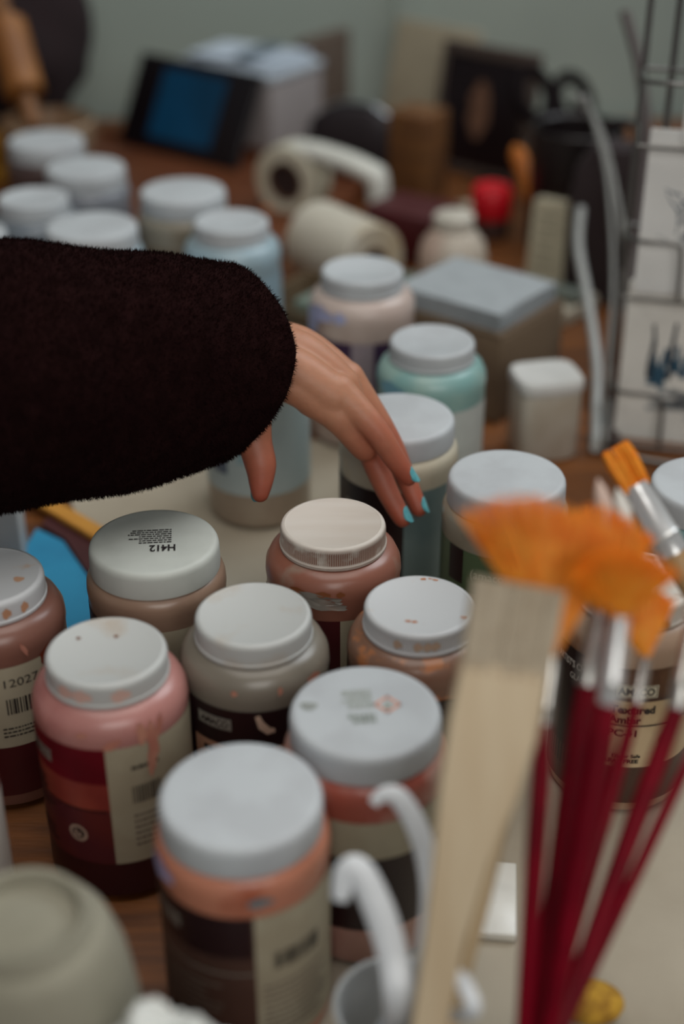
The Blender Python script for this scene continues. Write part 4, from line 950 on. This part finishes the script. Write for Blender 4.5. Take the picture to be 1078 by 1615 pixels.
def card(label, z, x0, w, h, m, art):
    y0 = -.033; t = thing('art_card', label, 'card', tuple(Mk @ Vector((x0+w/2, y0, z+.008))), YAW, 'painted cards in the wire rack')
    Mt = Matrix.Rotation(R(-1.5), 4, 'X')
    MB().box((-w/2, w/2), (-.0008, .0008), (0, h), Mt).build('card_stock', m, t, smooth=False)
    rn = random.Random(int(z*100)+3)
    def stroke(mb, a, b, w0, w1):
        a, b = Vector(a), Vector(b); d = (b-a).normalized(); s = Vector((-d.y, d.x)); n = 5; vs = []
        for i in range(n+1):
            u = i/n; p = a.lerp(b, u)+s*rn.uniform(-.2, .2)*w0; ww = (w0*(1-u)+w1*u)*rn.uniform(.7, 1.1)/2
            for k in (-1, 1):
                q = p+s*k*ww; vs.append(Mt @ Vector((q.x-w/2, -.0011, q.y)))
        mb.add(vs, [(2*i, 2*i+1, 2*i+3, 2*i+2) for i in range(n)])
    art(t, stroke, rn, w, h)
    return t
def art_tree(t, stroke, rn, w, h):
    mb = MB(); mb2 = MB()
    stroke(mb, (w*.32, h*.25), (w*.26, h*.62), .010, .003)
    for i in range(60):
        a = R(rn.uniform(-70, 70)); L = rn.uniform(.010, .032); x, y = w*.30+rn.uniform(-.014, .026), h*rn.uniform(.24, .62)
        stroke(mb if i % 2 else mb2, (x, y), (x+math.sin(a)*L, y+math.cos(a)*L*.7), .0022, .0008)
    mb.build('ink_tree', M_inkb, t, smooth=False); mb2.build('ink_wash', M_wash, t, smooth=False)
def art_reeds(t, stroke, rn, w, h):
    mb, mb2, mb3 = MB(), MB(), MB()
    for x, y0, y1, ww in ((.17, .40, .74, .007), (.20, .36, .56, .011), (.25, .34, .60, .010), (.29, .40, .76, .008), (.33, .45, .62, .010), (.38, .42, .60, .010), (.46, .44, .68, .008), (.58, .40, .62, .010), (.72, .42, .70, .009)):
        stroke(mb if ww > .0095 else mb2, (w*x, h*y0), (w*(x+.01), h*y1), ww, .003)
    for i in range(16): stroke(mb3, (w*rn.uniform(.16, .5), h*rn.uniform(.16, .34)), (w*rn.uniform(.55, .95), h*rn.uniform(.18, .36)), .006, .002)
    stroke(mb2, (w*.28, h*.25), (w*.75, h*.30), .009, .004)
    mb.build('ink_reeds', M_ind, t, smooth=False); mb2.build('ink_reeds', mat('ink_dark', (34, 44, 58), .6), t, smooth=False); mb3.build('ink_wash', M_wash, t, smooth=False)
card('painted card with dark blue reeds in the lowest rack pocket', .0, -.095, .155, .160, M_cardw2, art_reeds)
card('painted card with a blue-grey tree in the middle rack pocket', .150, -.091, .150, .150, M_cardw, art_tree)
card('blank-looking white card in the top rack pocket', .290, -.064, .140, .170, M_cardw, lambda *a: None)
# grey cables hanging down left of the rack
M_cab = mat('cable_grey', (130, 130, 126), .45); M_cabd = mat('cable_dark', (70, 58, 56), .6)
def cable(label, pts, r, m):
    o0 = Vector(pts[-1]); p = smoothpath([Vector(q)-o0 for q in pts], 8)
    o = MB().tube(p, r, 10).build('hanging_cable', m, loc=tuple(o0)); tag(o, label, 'cable', 'cables hanging beside the wire rack')
cable('pale grey cable curving from the scissors down behind the rack', [(0.2665, 1.6369, 0.2360), (0.2896, 1.5967, 0.2073), (0.3012, 1.5198, 0.1554), (0.3043, 1.4395, 0.0980), (0.2916, 1.3489, 0.0427), (0.2703, 1.2351, 0.0060)], .0035, M_cab)
cable('thin pale cable running close beside the rack upright', [(0.2749, 1.6268, 0.2385), (0.2895, 1.5643, 0.1915), (0.2923, 1.5030, 0.1466), (0.2875, 1.4232, 0.0900), (0.2727, 1.3265, 0.0244), (0.2558, 1.2218, 0.0060)], .0026, M_cab)
cable('thick whitish cable nearest the cardboard box', [(0.2716, 1.5709, 0.1239), (0.2627, 1.5106, 0.1005), (0.2640, 1.4351, 0.0708), (0.2646, 1.3547, 0.0329), (0.2574, 1.2921, 0.0053), (0.2434, 1.2102, 0.0080)], .0056, mat('cable_white', (170, 172, 170), .4))
cable('dark cable strip behind the pale ones', [(0.3181, 1.6637, 0.3210), (0.3304, 1.6107, 0.2704), (0.3331, 1.5515, 0.2093), (0.3124, 1.4498, 0.1155), (0.2943, 1.3581, 0.0386), (0.2619, 1.2218, 0.0060)], .006, M_cabd)
t = thing('dark_backpack', 'dark cloth bag hanging behind the cables and the rack', 'bag', (.325, 1.63, 0), R(-20))
t.scale = (1, 1, .72)
rbox(.055, .04, [(0, 0), (.95, 0), (1, .02), (1.0, .16), (.9, .22), (.6, .25), (0, .255)]).build('body', mat('backpack_dark', (52, 40, 42), .85), t)
MB().tube(smoothpath([(-.02, -.02, .24), (-.015, -.02, .29), (.015, -.02, .29), (.02, -.02, .24)], 6), .005, 10).build('strap', mat('backpack_strap', (40, 30, 32), .8), t)
